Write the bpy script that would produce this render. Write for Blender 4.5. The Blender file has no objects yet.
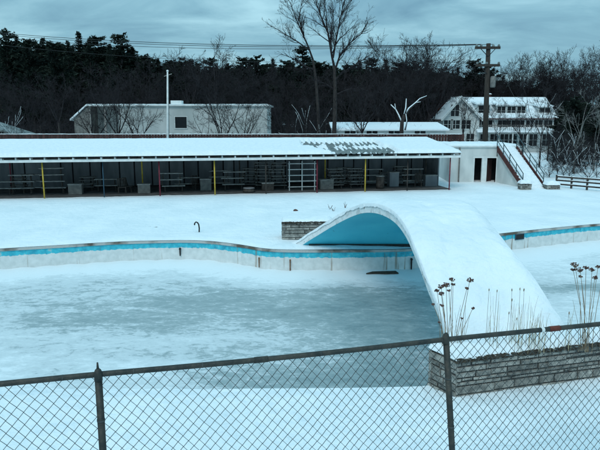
import bpy, math, random
from mathutils import Vector, noise, geometry
R = math.radians
scene = bpy.context.scene
col = scene.collection
V = Vector

# ------------------------------------------------------------------ camera
CAM_H, FPX, HZ = 5.0, 600.0, 118.0
PITCH = math.atan((225 - HZ) / FPX)
cam_d = bpy.data.cameras.new('camera'); cam_d.sensor_width = 36; cam_d.lens = 36
cam_d.clip_end = 2000; cam_d.clip_start = 0.05
cam = bpy.data.objects.new('camera', cam_d); col.objects.link(cam)
cam.location = (0, 0, CAM_H); cam.rotation_euler = (R(90) - PITCH, 0, 0)
scene.camera = cam


def ray(u, v):
    x = (u - 300) / FPX; yy = (225 - v) / FPX
    return V((x, math.cos(PITCH) + yy * math.sin(PITCH), -math.sin(PITCH) + yy * math.cos(PITCH)))


def at_z(u, v, z=0.0):
    r = ray(u, v); t = (z - CAM_H) / r.z
    return V((r.x * t, r.y * t, z))


def at_d(u, v, d):
    r = ray(u, v); t = d / r.y
    return V((r.x * t, d, CAM_H + r.z * t))


# ------------------------------------------------------------------ materials
M = {}


def mat(name, c1, c2=None, rough=0.7, scale=4.0, bump=0.0, bscale=None, metal=0.0, stretch=(1, 1, 1), spec=0.3,
        island=0.0, detail=6.0, lo=0.35, hi=0.65):
    m = bpy.data.materials.new(name); m.use_nodes = True
    nt = m.node_tree; N = nt.nodes; L = nt.links
    b = N['Principled BSDF']
    b.inputs['Roughness'].default_value = rough; b.inputs['Metallic'].default_value = metal
    b.inputs['Specular IOR Level'].default_value = spec
    geo = N.new('ShaderNodeNewGeometry')
    mp = N.new('ShaderNodeMapping'); mp.inputs['Scale'].default_value = stretch
    L.new(geo.outputs['Position'], mp.inputs['Vector'])
    nz = N.new('ShaderNodeTexNoise'); nz.inputs['Scale'].default_value = scale; nz.inputs['Detail'].default_value = detail
    L.new(mp.outputs[0], nz.inputs['Vector'])
    rp = N.new('ShaderNodeValToRGB')
    rp.color_ramp.elements[0].position = lo; rp.color_ramp.elements[1].position = hi
    rp.color_ramp.elements[0].color = (*c1, 1); rp.color_ramp.elements[1].color = (*(c2 or c1), 1)
    L.new(nz.outputs['Fac'], rp.inputs[0])
    out = rp.outputs[0]
    if island:
        hs = N.new('ShaderNodeHueSaturation'); mr = N.new('ShaderNodeMapRange')
        mr.inputs['To Min'].default_value = 1 - island; mr.inputs['To Max'].default_value = 1 + island
        L.new(geo.outputs['Random Per Island'], mr.inputs['Value']); L.new(mr.outputs[0], hs.inputs['Value'])
        L.new(out, hs.inputs['Color']); out = hs.outputs[0]
    L.new(out, b.inputs['Base Color'])
    if bump:
        n2 = N.new('ShaderNodeTexNoise'); n2.inputs['Scale'].default_value = bscale or scale * 3; n2.inputs['Detail'].default_value = 8
        L.new(mp.outputs[0], n2.inputs['Vector'])
        bp = N.new('ShaderNodeBump'); bp.inputs['Strength'].default_value = bump; bp.inputs['Distance'].default_value = 0.16 if name.startswith('snow') else 0.05
        L.new(n2.outputs['Fac'], bp.inputs['Height']); L.new(bp.outputs[0], b.inputs['Normal'])
    M[name] = m
    return m


SN1, SN2 = (0.74, 0.80, 0.83), (0.83, 0.87, 0.89)
mat('snow', SN1, SN2, 0.65, 0.55, 0.55, 3.2, detail=8, stretch=(1, .7, 1))
mat('snow_bridge', SN1, SN2, 0.65, 0.9, 0.6, 3.4, detail=9)
mat('snow_small', SN1, SN2, 0.7, 5, 0.4, 9)
mat('concrete', (0.34, 0.34, 0.33), (0.5, 0.49, 0.47), 0.9, 2.5, 0.3)
mat('coping', (0.12, 0.10, 0.08), (0.46, 0.46, 0.44), 0.9, 1.1, 0.4, 20, lo=.36, hi=.54, detail=9)
mat('rack_paint', (0.36, 0.38, 0.38), (0.50, 0.52, 0.51), 0.7, 3)
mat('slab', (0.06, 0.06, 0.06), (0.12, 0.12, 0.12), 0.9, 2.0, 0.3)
mat('fence_metal', (0.030, 0.035, 0.034), (0.07, 0.065, 0.055), 0.55, 14, 0.25, metal=0.3)
mat('wire', (0.05, 0.06, 0.06), (0.09, 0.09, 0.085), 0.5, 20, metal=0.4)
mat('stone', (0.13, 0.13, 0.12), (0.33, 0.32, 0.29), 0.9, 7, 0.7, 22, island=0.36)
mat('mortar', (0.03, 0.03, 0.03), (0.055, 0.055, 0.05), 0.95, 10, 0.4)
mat('soil', (0.035, 0.03, 0.025), (0.07, 0.06, 0.045), 0.95, 14, 0.6)
mat('stem', (0.16, 0.11, 0.07), (0.30, 0.23, 0.15), 0.9, 12)
mat('grass_dry', (0.30, 0.24, 0.15), (0.48, 0.40, 0.27), 0.9, 12)
mat('seed', (0.05, 0.028, 0.025), (0.15, 0.085, 0.07), 0.95, 30, island=0.4)
mat('yellow', (0.46, 0.31, 0.03), (0.58, 0.42, 0.07), 0.5, 6)
mat('red', (0.13, 0.015, 0.03), (0.20, 0.025, 0.04), 0.5, 6)
mat('blue_paint', (0.02, 0.06, 0.09), (0.03, 0.08, 0.12), 0.5, 6)
mat('white_paint', (0.62, 0.65, 0.64), (0.76, 0.77, 0.75), 0.6, 3, 0.1)
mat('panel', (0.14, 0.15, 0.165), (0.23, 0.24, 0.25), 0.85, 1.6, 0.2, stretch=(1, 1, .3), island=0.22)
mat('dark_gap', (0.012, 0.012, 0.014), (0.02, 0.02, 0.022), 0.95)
mat('roof_sheet', (0.09, 0.11, 0.11), (0.20, 0.23, 0.225), 0.6, 3, 0.2)
mat('wood_grey', (0.16, 0.155, 0.15), (0.34, 0.33, 0.31), 0.85, 5, 0.3, stretch=(1, 1, 4), island=0.3)
mat('wood_dark', (0.03, 0.026, 0.024), (0.07, 0.06, 0.052), 0.9, 5, 0.3, island=0.3)
mat('wood_brown', (0.035, 0.017, 0.016), (0.07, 0.032, 0.029), 0.9, 2, 0.3, stretch=(3, 3, .4), island=0.3)
mat('crate_grey', (0.12, 0.12, 0.115), (0.20, 0.195, 0.18), 0.9, 4, 0.2)
mat('block_wall', (0.38, 0.41, 0.40), (0.50, 0.52, 0.51), 0.9, 0.6, 0.2, 6, stretch=(1, 1, .5))
mat('house_white', (0.42, 0.45, 0.44), (0.56, 0.58, 0.57), 0.8, 1.2, 0.1, stretch=(.3, .3, 3))
mat('small_wall', (0.50, 0.53, 0.52), (0.66, 0.68, 0.66), 0.85, 1.2, 0.2, stretch=(1, 1, .5))
mat('glass', (0.008, 0.010, 0.012), (0.018, 0.020, 0.022), 0.18, 1, spec=0.22)
mat('black', (0.012, 0.012, 0.013), (0.02, 0.02, 0.02), 0.5, 6)
mat('maroon', (0.06, 0.02, 0.02), (0.10, 0.035, 0.03), 0.8, 4)
mat('rail_teal', (0.03, 0.06, 0.07), (0.05, 0.09, 0.10), 0.5, 6)
mat('pole_wood', (0.03, 0.025, 0.022), (0.055, 0.045, 0.038), 0.95, 5, 0.4, stretch=(4, 4, .4))
mat('bark', (0.022, 0.019, 0.019), (0.055, 0.046, 0.043), 0.95, 6, 0.4, stretch=(2, 2, .5))
mat('bark_pale', (0.10, 0.095, 0.09), (0.26, 0.25, 0.235), 0.9, 3, 0.3, stretch=(1, 1, 2))
mat('twig', (0.016, 0.014, 0.016), (0.038, 0.034, 0.037), 0.95, 3, spec=.1)
mat('needles', (0.008, 0.014, 0.012), (0.024, 0.034, 0.026), 0.95, 0.5, island=0.5, spec=.1)
mat('forest_floor', (0.03, 0.027, 0.025), (0.06, 0.05, 0.045), 0.95, 1)
mat('rust_dark', (0.09, 0.022, 0.018), (0.15, 0.045, 0.03), 0.8, 30, 0.3)
mat('iron', (0.015, 0.016, 0.017), (0.03, 0.03, 0.03), 0.4, 6, metal=0.5)
mat('rusty', (0.13, 0.05, 0.025), (0.24, 0.13, 0.06), 0.8, 12, 0.3)


def pool_wall_mat():
    m = bpy.data.materials.new('pool_wall'); m.use_nodes = True
    nt = m.node_tree; N = nt.nodes; L = nt.links; b = N['Principled BSDF']
    b.inputs['Roughness'].default_value = 0.75
    g = N.new('ShaderNodeNewGeometry'); sx = N.new('ShaderNodeSeparateXYZ'); L.new(g.outputs['Position'], sx.inputs[0])
    n1 = N.new('ShaderNodeTexNoise'); n1.inputs['Scale'].default_value = 6.0; n1.inputs['Detail'].default_value = 8
    L.new(g.outputs['Position'], n1.inputs['Vector'])

    def math_(op, a, bb):
        x = N.new('ShaderNodeMath'); x.operation = op
        for i, q in enumerate((a, bb)):
            if isinstance(q, (int, float)): x.inputs[i].default_value = q
            else: L.new(q, x.inputs[i])
        return x.outputs[0]
    zz = math_('ADD', sx.outputs['Z'], math_('MULTIPLY', math_('SUBTRACT', n1.outputs['Fac'], 0.5), 0.16))
    # band between z=-0.36 and top
    st = N.new('ShaderNodeMapRange'); st.inputs['From Min'].default_value = -0.31; st.inputs['From Max'].default_value = -0.295
    L.new(zz, st.inputs['Value'])
    # blue paint with worn spots
    n2 = N.new('ShaderNodeTexNoise'); n2.inputs['Scale'].default_value = 5; n2.inputs['Detail'].default_value = 9
    L.new(g.outputs['Position'], n2.inputs['Vector'])
    rb = N.new('ShaderNodeValToRGB'); L.new(n2.outputs['Fac'], rb.inputs[0])
    e = rb.color_ramp.elements; e[0].position = .3; e[0].color = (0.02, 0.30, 0.42, 1); e[1].position = .62; e[1].color = (0.05, 0.52, 0.63, 1)
    x = e.new(.69); x.color = (0.30, 0.52, 0.55, 1); x = e.new(.20); x.color = (0.05, 0.10, 0.11, 1)
    rw = N.new('ShaderNodeValToRGB'); L.new(n2.outputs['Fac'], rw.inputs[0])
    e = rw.color_ramp.elements; e[0].position = .3; e[0].color = (0.57, 0.60, 0.59, 1); e[1].position = .7; e[1].color = (0.72, 0.74, 0.73, 1)
    mx = N.new('ShaderNodeMix'); mx.data_type = 'RGBA'
    L.new(st.outputs[0], mx.inputs['Factor']); L.new(rw.outputs[0], mx.inputs['A']); L.new(rb.outputs[0], mx.inputs['B'])
    # rust runs: stretched noise
    mp = N.new('ShaderNodeMapping'); mp.inputs['Scale'].default_value = (4.2, 4.2, 0.22); L.new(g.outputs['Position'], mp.inputs['Vector'])
    n3 = N.new('ShaderNodeTexNoise'); n3.inputs['Scale'].default_value = 1.3; n3.inputs['Detail'].default_value = 4; L.new(mp.outputs[0], n3.inputs['Vector'])
    rr = N.new('ShaderNodeValToRGB'); L.new(n3.outputs['Fac'], rr.inputs[0])
    e = rr.color_ramp.elements; e[0].position = .62; e[0].color = (0, 0, 0, 1); e[1].position = .72; e[1].color = (.75, .75, .75, 1)
    m2 = N.new('ShaderNodeMix'); m2.data_type = 'RGBA'; L.new(rr.outputs[0], m2.inputs['Factor']); L.new(mx.outputs['Result'], m2.inputs['A'])
    m2.inputs['B'].default_value = (0.22, 0.14, 0.07, 1)
    L.new(m2.outputs['Result'], b.inputs['Base Color'])
    M['pool_wall'] = m


def soffit_mat():
    m = mat('soffit_blue', (0.05, 0.48, 0.64), (0.09, 0.60, 0.73), 0.6, 0.8, 0.1, 5, lo=.3, hi=.7)
    m2 = mat('fascia', (0.56, 0.58, 0.58), (0.76, 0.79, 0.79), 0.85, 3.0, 0.4, 14, lo=.38, hi=.52)
    # peeling dark chips on the fascia
    for mm, colr, s, lo in ((m2, (0.16, 0.16, 0.155, 1), 8, .64), (m, (0.02, 0.13, 0.2, 1), 6, .70)):
        nt = mm.node_tree; N = nt.nodes; L = nt.links; b = N['Principled BSDF']
        src = b.inputs['Base Color'].links[0].from_socket
        n = N.new('ShaderNodeTexNoise'); n.inputs['Scale'].default_value = s; n.inputs['Detail'].default_value = 6
        g = N.new('ShaderNodeNewGeometry'); L.new(g.outputs['Position'], n.inputs['Vector'])
        r = N.new('ShaderNodeValToRGB'); r.color_ramp.elements[0].position = lo; r.color_ramp.elements[1].position = lo + .04
        L.new(n.outputs['Fac'], r.inputs[0])
        x = N.new('ShaderNodeMix'); x.data_type = 'RGBA'; L.new(r.outputs[0], x.inputs['Factor']); L.new(src, x.inputs['A'])
        x.inputs['B'].default_value = colr; L.new(x.outputs['Result'], b.inputs['Base Color'])


def ice_mat():
    m = bpy.data.materials.new('ice'); m.use_nodes = True
    nt = m.node_tree; N = nt.nodes; L = nt.links; b = N['Principled BSDF']
    g = N.new('ShaderNodeNewGeometry')
    at = N.new('ShaderNodeAttribute'); at.attribute_name = 'cover'; at.attribute_type = 'GEOMETRY'
    tot = at.outputs['Fac']
    # wind streaks and flaky snow patches at four sizes
    for sc, st, amp, dist in ((0.9, (0.35, 0.85, 1), 0.36, 1.0), (2.2, (0.55, 1.0, 1), 0.44, 1.4), (6.0, (0.6, 1.0, 1), 0.38, 1.0), (18.0, (0.7, 1.0, 1), 0.20, .3)):
        mp = N.new('ShaderNodeMapping'); mp.inputs['Scale'].default_value = st; mp.inputs['Rotation'].default_value = (0, 0, R(8))
        L.new(g.outputs['Position'], mp.inputs['Vector'])
        n = N.new('ShaderNodeTexNoise'); n.inputs['Scale'].default_value = sc; n.inputs['Detail'].default_value = 9
        n.inputs['Roughness'].default_value = .66; n.inputs['Distortion'].default_value = dist
        L.new(mp.outputs[0], n.inputs['Vector'])
        s = N.new('ShaderNodeMath'); s.operation = 'SUBTRACT'; L.new(n.outputs['Fac'], s.inputs[0]); s.inputs[1].default_value = .5
        k = N.new('ShaderNodeMath'); k.operation = 'MULTIPLY_ADD'; L.new(s.outputs[0], k.inputs[0]); k.inputs[1].default_value = amp * 2
        L.new(tot, k.inputs[2]); tot = k.outputs[0]
    r = N.new('ShaderNodeValToRGB'); L.new(tot, r.inputs[0])
    e = r.color_ramp.elements
    e[0].position = 0.0; e[0].color = (0.185, 0.25, 0.262, 1); e[1].position = .95; e[1].color = (0.76, 0.81, 0.83, 1)
    x = e.new(.34); x.color = (0.30, 0.372, 0.382, 1); x = e.new(.46); x.color = (0.40, 0.465, 0.478, 1); x = e.new(.54); x.color = (0.55, 0.61, 0.63, 1); x = e.new(.75); x.color = (0.63, 0.69, 0.71, 1)
    L.new(r.outputs[0], b.inputs['Base Color'])
    rr = N.new('ShaderNodeMapRange'); L.new(tot, rr.inputs['Value']); rr.inputs['From Min'].default_value = .2; rr.inputs['From Max'].default_value = .7
    rr.inputs['To Min'].default_value = .32; rr.inputs['To Max'].default_value = .75; L.new(rr.outputs[0], b.inputs['Roughness'])
    b.inputs['Specular IOR Level'].default_value = .35
    bp = N.new('ShaderNodeBump'); bp.inputs['Strength'].default_value = .25; bp.inputs['Distance'].default_value = .03
    L.new(tot, bp.inputs['Height']); L.new(bp.outputs[0], b.inputs['Normal'])
    M['ice'] = m


pool_wall_mat(); soffit_mat(); ice_mat()

# ------------------------------------------------------------------ mesh builder


class MB:
    def __init__(s): s.v = []; s.f = []

    def box(s, lo, hi):
        x0, y0, z0 = lo; x1, y1, z1 = hi
        s.hexa([V((x0, y0, z0)), V((x1, y0, z0)), V((x1, y1, z0)), V((x0, y1, z0)),
                V((x0, y0, z1)), V((x1, y0, z1)), V((x1, y1, z1)), V((x0, y1, z1))])

    def hexa(s, p):
        n = len(s.v); s.v += [V(q) for q in p]
        s.f += [tuple(n + i for i in q) for q in ((0, 3, 2, 1), (4, 5, 6, 7), (0, 1, 5, 4), (1, 2, 6, 5), (2, 3, 7, 6), (3, 0, 4, 7))]

    def obox(s, o, ax, ay, az):
        """box from corner o along three edge vectors"""
        o, ax, ay, az = V(o), V(ax), V(ay), V(az)
        s.hexa([o, o + ax, o + ax + ay, o + ay, o + az, o + ax + az, o + ax + ay + az, o + ay + az])

    def bar(s, a, b, w, h=None, up=V((0, 0, 1))):
        a, b = V(a), V(b); h = h or w; d = (b - a).normalized()
        x = d.cross(up)
        if x.length < 1e-4: x = d.cross(V((0, 1, 0)))
        x.normalize(); y = x.cross(d).normalized()
        s.obox(a - x * w / 2 - y * h / 2, x * w, y * h, b - a)

    def tube(s, pts, rad, n=6, cap=True):
        pts = [V(p) for p in pts]
        if not isinstance(rad, (list, tuple)): rad = [rad] * len(pts)
        base = len(s.v); ref = None
        for i, p in enumerate(pts):
            d = (pts[min(i + 1, len(pts) - 1)] - pts[max(i - 1, 0)])
            if d.length < 1e-9: d = V((0, 0, 1))
            d.normalize()
            if ref is None: ref = V((1, 0, 0)) if abs(d.x) < .8 else V((0, 1, 0))
            x = (ref - d * ref.dot(d)).normalized(); y = d.cross(x); ref = x
            for k in range(n):
                a = 2 * math.pi * k / n
                s.v.append(p + (x * math.cos(a) + y * math.sin(a)) * rad[i])
        for i in range(len(pts) - 1):
            for k in range(n):
                a = base + i * n + k; b = base + i * n + (k + 1) % n
                s.f.append((a, b, b + n, a + n))
        if cap:
            s.f.append(tuple(base + k for k in reversed(range(n))))
            s.f.append(tuple(base + (len(pts) - 1) * n + k for k in range(n)))

    def grid(s, fn, nu, nv, closed=False):
        base = len(s.v)
        for j in range(nv + 1):
            for i in range(nu + 1): s.v.append(V(fn(i / nu, j / nv)))
        for j in range(nv):
            for i in range(nu):
                a = base + j * (nu + 1) + i
                s.f.append((a, a + 1, a + nu + 2, a + nu + 1))

    def blob(s, c, rx, ry, rz, rng, n=6, m=4, jit=.18):
        base = len(s.v); c = V(c)
        s.v.append(c - V((0, 0, rz)))
        for j in range(1, m):
            t = math.pi * j / m
            for k in range(n):
                a = 2 * math.pi * k / n; q = 1 + rng.uniform(-jit, jit)
                s.v.append(c + V((rx * math.sin(t) * math.cos(a) * q, ry * math.sin(t) * math.sin(a) * q, -rz * math.cos(t) * q)))
        s.v.append(c + V((0, 0, rz))); top = len(s.v) - 1
        for k in range(n):
            s.f.append((base, base + 1 + (k + 1) % n, base + 1 + k))
            s.f.append((top, top - n + k, top - n + (k + 1) % n))
        for j in range(m - 2):
            for k in range(n):
                a = base + 1 + j * n + k; b = base + 1 + j * n + (k + 1) % n
                s.f.append((a, b, b + n, a + n))

    def build(s, name, material, parent=None, origin=None, smooth=False):
        o = V((0, 0, 0))
        if parent is not None:
            r = parent
            while r.parent is not None: r = r.parent
            o = V(r.location)
        elif origin is not None: o = V(origin)
        me = bpy.data.meshes.new(name)
        me.from_pydata([tuple(q - o) for q in s.v], [], s.f); me.update()
        if smooth:
            for p in me.polygons: p.use_smooth = True
        me.materials.append(M[material])
        ob = bpy.data.objects.new(name, me); col.objects.link(ob)
        if parent is not None: ob.parent = parent
        else: ob.location = o
        return ob


def tag(o, label=None, cat=None, group=None, kind=None):
    if label: o['label'] = label
    if cat: o['category'] = cat
    if group: o['group'] = group
    if kind: o['kind'] = kind
    return o


def thing(name, loc, label, cat, group=None):
    e = bpy.data.objects.new(name, None); e.empty_display_size = .2; col.objects.link(e); e.location = loc
    return tag(e, label, cat, group)


KIDS = {}


def copy_tree(o, loc=None, label=None, rotz=None, scale=None, parent=None):
    c = o.copy(); col.objects.link(c)
    if parent is not None: c.parent = parent
    if loc is not None: c.location = loc
    if rotz is not None: c.rotation_euler = (0, 0, rotz)
    if scale is not None: c.scale = scale
    if label: c['label'] = label
    for ch in list(KIDS.get(o.name) or o.children): copy_tree(ch, parent=c)
    return c


def nz(x, y, z=0.0): return noise.noise(V((x, y, z)))


def sstep(a, b, x):
    t = max(0.0, min(1.0, (x - a) / (b - a))); return t * t * (3 - 2 * t)


def lerp_tab(tab, x):
    """monotone-ish smooth interpolation of (x, y) pairs (Catmull-Rom)"""
    if x <= tab[0][0]: return tab[0][1]
    if x >= tab[-1][0]: return tab[-1][1]
    for i in range(len(tab) - 1):
        if tab[i][0] <= x <= tab[i + 1][0]:
            x0, y0 = tab[i]; x1, y1 = tab[i + 1]; h = x1 - x0; t = (x - x0) / h
            def slope(k):
                if k == 0: return (tab[1][1] - tab[0][1]) / (tab[1][0] - tab[0][0])
                if k == len(tab) - 1: return (tab[k][1] - tab[k - 1][1]) / (tab[k][0] - tab[k - 1][0])
                return (tab[k + 1][1] - tab[k - 1][1]) / (tab[k + 1][0] - tab[k - 1][0])
            m0, m1 = slope(i) * h, slope(i + 1) * h
            return (2*t**3 - 3*t*t + 1)*y0 + (t**3 - 2*t*t + t)*m0 + (-2*t**3 + 3*t*t)*y1 + (t**3 - t*t)*m1


# ------------------------------------------------------------------ pool outline
far_pts = [(-19, 20.0), (-15.5, 21.4), (-11.63, 22.74), (-9.56, 23.39), (-7.37, 24.07), (-4.98, 24.38), (-3.7, 24.17),
           (-2.4, 23.48), (-1.35, 22.75), (-0.38, 22.56), (1.54, 22.56), (4.34, 22.78), (6.6, 24.2), (8.76, 25.79),
           (11.49, 27.12), (14.37, 28.31), (18, 29.2), (22, 28.6), (25, 25.5)]
near_pts = [(26, 20), (24.5, 15), (20, 12.6), (12, 12.2), (7.2, 12.4), (6.6, 11.75), (3.0, 11.45), (2.75, 11.1), (2.68, 10.75),
            (2.3, 10.56), (0, 10.46), (-2, 10.44), (-6, 10.42), (-10, 10.3), (-16, 10.6), (-21, 13), (-21.5, 17)]
ctrl = [V((x, y)) for x, y in far_pts + near_pts]
pool = []
nC = len(ctrl)
for i in range(nC):
    p0, p1, p2, p3 = ctrl[i - 1], ctrl[i], ctrl[(i + 1) % nC], ctrl[(i + 2) % nC]
    seg = max(2, int((p2 - p1).length / .3))
    for k in range(seg):
        t = k / seg
        # mildly tightened Catmull-Rom
        q = 0.5 * ((2 * p1) + (p2 - p0) * t + (2 * p0 - 5 * p1 + 4 * p2 - p3) * t * t + (3 * p1 - p0 - 3 * p2 + p3) * t ** 3)
        lin = p1.lerp(p2, t); pool.append(lin.lerp(q, .8))
nP = len(pool)


def offset_loop(dist):
    out = []
    for i in range(nP):
        d = (pool[(i + 1) % nP] - pool[i - 1]).normalized()
        nrm = V((-d.y, d.x))  # loop runs clockwise seen from above: left side is outside
        out.append(pool[i] + nrm * dist)
    return out


def inside(pt, loop):
    x, y = pt; c = False; j = len(loop) - 1
    for i in range(len(loop)):
        xi, yi = loop[i]; xj, yj = loop[j]
        if (yi > y) != (yj > y) and x < (xj - xi) * (y - yi) / (yj - yi) + xi: c = not c
        j = i
    return c


def pool_dist(x, y, step=2):
    b = 1e9; bi = 0
    for i in range(0, nP, step):
        q = pool[i]; d = (q.x - x) ** 2 + (q.y - y) ** 2
        if d < b: b = d; bi = i
    if step > 1: return math.sqrt(b)
    best = 1e9
    for j in (bi - 1, bi):
        a_, c_ = pool[j], pool[(j + 1) % nP]; e_ = c_ - a_; p_ = V((x, y))
        t = max(0, min(1, (p_ - a_).dot(e_) / max(e_.length_squared, 1e-9))); best = min(best, (p_ - a_ - e_ * t).length)
    return best


if inside(offset_loop(.3)[10], pool):
    pool.reverse()

# fence line
FA, FB = at_z(0, 384, 3.47), at_z(600, 324, 3.47)
fdir = (FB - FA).normalized(); fn = V((-fdir.y, fdir.x, 0))
# pavilion frame
PO = V((-16.15, 37.56, 0)); pe = V((.9859, .1679, 0)); pn = V((-.1679, .9859, 0))


def pav(a, b, z=0.0): return PO + pe * a + pn * b + V((0, 0, z))


def pav_a(u, b, v=191):
    r = ray(u, v); k = r.x / r.y
    p = PO + pn * b
    return (k * p.y - p.x) / (pe.x - k * pe.y)


def ground_h(x, y):
    e = (V((x, y, 0)) - FA).dot(fn)
    if e < 0:
        return 2.25 + sstep(0, -3.6, e) * 1.15 + .03 * nz(x * .7, y * .7)
    E = 3.95 + .12 * nz(x * .9, 4)
    z = 2.25 * max(0, 1 - e / E) ** 1.3
    if y < 60:
        a = (V((x, y, 0)) - PO).dot(pe); b = (V((x, y, 0)) - PO).dot(pn)
        n = .06 * nz(x * .35, y * .35, 3) + .030 * nz(x * 1.1, y * 1.1, 7) + .012 * nz(x * 2.7, y * 2.7, 1)
        under = sstep(-1.2, -.1, b) * (1 - sstep(5.7, 7, b)) * (1 - sstep(27.5, 29, a))
        z += (n + .07) * (1 - under)
        if y < 38: z -= .05 * max(0, nz(x * 1.6, y * 1.1, 41) - .28) * 2
    # land behind rises a little, dips again behind the house
    z += 1.2 * sstep(45, 56, y) * (1 - .9 * sstep(7, 13, x) * (1 - sstep(110, 130, y)))
    return z


def build_ground():
    lo = [b_ if q.y < 13 else a_ for q, a_, b_ in zip(pool, offset_loop(.03), offset_loop(-.06))]
    rng = random.Random(5)
    pts = [q.copy() for q in lo]; edges = [(i, (i + 1) % nP) for i in range(nP)]
    pts += offset_loop(.12) + offset_loop(.26) + offset_loop(.45)
    cand = []
    def fill(x0, x1, y0, y1, st):
        y = y0
        while y <= y1:
            x = x0
            while x <= x1:
                cand.append(V((x + rng.uniform(-.25, .25) * st, y + rng.uniform(-.25, .25) * st))); x += st
            y += st
    fill(-22, 27, 2, 16, .42); fill(-26, 32, 16.2, 46, .55)
    for p in cand:
        if inside(p, pool) or pool_dist(p.x, p.y, 3) < .66: continue
        pts.append(p)
    cand.clear(); fill(-60, 60, -20, 70, 3.0)
    for p in cand:
        if -24 < p.x < 28 and 2 < p.y < 46: continue
        pts.append(p)
    cand.clear(); fill(-420, 420, -60, 460, 30)
    for p in cand:
        if -62 < p.x < 62 and -22 < p.y < 72: continue
        pts.append(p)
    vs, es, fs, *_ = geometry.delaunay_2d_cdt(pts, edges, [], 0, 1e-5)
    hole = [b_ if q.y < 13 else a_ for q, a_, b_ in zip(pool, offset_loop(.025), offset_loop(-.065))]
    mb = MB()
    for q in vs:
        z = ground_h(q.x, q.y)
        if -24 < q.x < 29 and 8 < q.y < 33:
            dd = pool_dist(q.x, q.y)
            dd = pool_dist(q.x, q.y, 1); k_ = sstep(.0, .42, dd) ** .5; z = (z + .02) * k_ + .004 * (1 - k_)
        mb.v.append(V((q.x, q.y, z)))
    for f in fs:
        c = sum((V(vs[i]) for i in f), V((0, 0))) / len(f)
        if -22 < c.x < 27 and 9 < c.y < 31 and inside(c, hole): continue
        mb.f.append(tuple(f))
    o = mb.build('snow_ground', 'snow', smooth=True)
    tag(o, kind='structure')


build_ground()

# coping (concrete lip round the pool) and wall
mb = MB()
l_in, l_out = offset_loop(-.035), offset_loop(.5)
for A, za, B, zb_ in ((l_in, -.09, l_in, 0.0), (l_in, 0.0, l_out, 0.0)):
    n0 = len(mb.v)
    for i in range(nP): mb.v += [V((A[i].x, A[i].y, za)), V((B[i].x, B[i].y, zb_))]
    for i in range(nP):
        j = (i + 1) % nP; mb.f.append((n0 + 2 * i, n0 + 2 * j, n0 + 2 * j + 1, n0 + 2 * i + 1))
n0 = len(mb.v)
for i in range(nP): mb.v += [V((l_in[i].x, l_in[i].y, -.09)), V((pool[i].x, pool[i].y, -.09))]
for i in range(nP):
    j = (i + 1) % nP; mb.f.append((n0 + 2 * i, n0 + 2 * i + 1, n0 + 2 * j + 1, n0 + 2 * j))
tag(mb.build('pool_coping', 'coping'), kind='structure')
mb = MB()
for z in (-.08, -.5, -.95, -1.5):
    mb.v += [V((q.x, q.y, z)) for q in pool]
for r_ in range(3):
    for i in range(nP):
        j = (i + 1) % nP; mb.f.append((r_ * nP + i, r_ * nP + j, (r_ + 1) * nP + j, (r_ + 1) * nP + i))
tag(mb.build('pool_wall', 'pool_wall', smooth=True), kind='structure')

# ice sheet
ICE = -.92


def gauss(x, y, cx, cy, sx, sy): return math.exp(-((x - cx) / sx) ** 2 - ((y - cy) / sy) ** 2)


def build_ice():
    nx, ny = 200, 88; x0, x1, y0, y1 = -23, 27, 10, 30.5
    mb = MB(); cov = []
    for j in range(ny + 1):
        for i in range(nx + 1):
            x = x0 + (x1 - x0) * i / nx; y = y0 + (y1 - y0) * j / ny
            d = pool_dist(x, y, 3) if y > 15 else 9
            drift = math.exp(-(d / (.75 + .35 * nz(x * .5, y * .5, 9))) ** 2)
            z = ICE + .14 * drift + .012 * nz(x * .8, y * .8)
            c = .575 + .80 * math.exp(-(d / 1.5) ** 2) + .10 * nz(x * .25, y * .3, 2)
            c -= .22 * gauss(x, y, -1.8, 18.4, 5.6, 2.6)
            c -= .34 * gauss(x, y, 2.8, 17.2, 2.2, 5.0)
            c -= .17 * gauss(x, y, -4.2, 13.2, 3.2, 1.3)
            c -= .14 * gauss(x, y, 1, 12, 5, 1.6)
            c += .10 * gauss(x, y, -5, 15.4, 5, .8)
            c += .42 * (1 - sstep(-3.6, -1.6, x)) * (1 - sstep(13.3, 15.0, y)) * (.85 + .7 * nz(x * .7, y, 5))
            c -= .16 * gauss(x, y, .6, 12.8, 2.4, .9)
            if x > 4.5: c += .16 * sstep(4.5, 7, x)
            c -= .40 * gauss(x, y, 9.6, 20.6, 2.4, .9)
            c -= .22 * gauss(x, y, 7.2, 19.4, 1.6, .7)
            mb.v.append(V((x, y, z))); cov.append(c)
    for j in range(ny):
        for i in range(nx):
            a = j * (nx + 1) + i; mb.f.append((a, a + 1, a + nx + 2, a + nx + 1))
    o = mb.build('pool_ice', 'ice', smooth=True)
    at = o.data.attributes.new('cover', 'FLOAT', 'POINT'); at.data.foreach_set('value', cov)
    tag(o, kind='structure')


build_ice()

# ------------------------------------------------------------------ arched bridge
BD0, BD1, BHT = 11.3, 23.6, 2.5
Ltab = [(11.3, 3.08), (11.9, 3.10), (12.25, 3.10), (12.7, 3.05), (13.4, 2.95), (14.6, 2.85), (15.5, 2.79), (16.5, 2.67), (17.5, 2.46),
        (18.7, 2.15), (20.0, 1.78), (21.0, 1.38), (22.1, .78), (22.8, .28), (23.3, -.12), (23.6, -.55)]
Rtab = [(11.3, 5.75), (12.35, 5.60), (12.7, 5.50), (13.4, 5.37), (14.2, 5.18), (15.0, 5.07), (16.2, 5.02), (17.8, 5.08), (19.5, 5.30),
        (21.0, 5.65), (22.2, 6.1), (22.9, 6.6), (23.3, 7.05), (23.6, 7.6)]


def zbr(d):
    s = (d - BD0) / (BD1 - BD0); return .05 + BHT * 4 * s * (1 - s)


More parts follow.
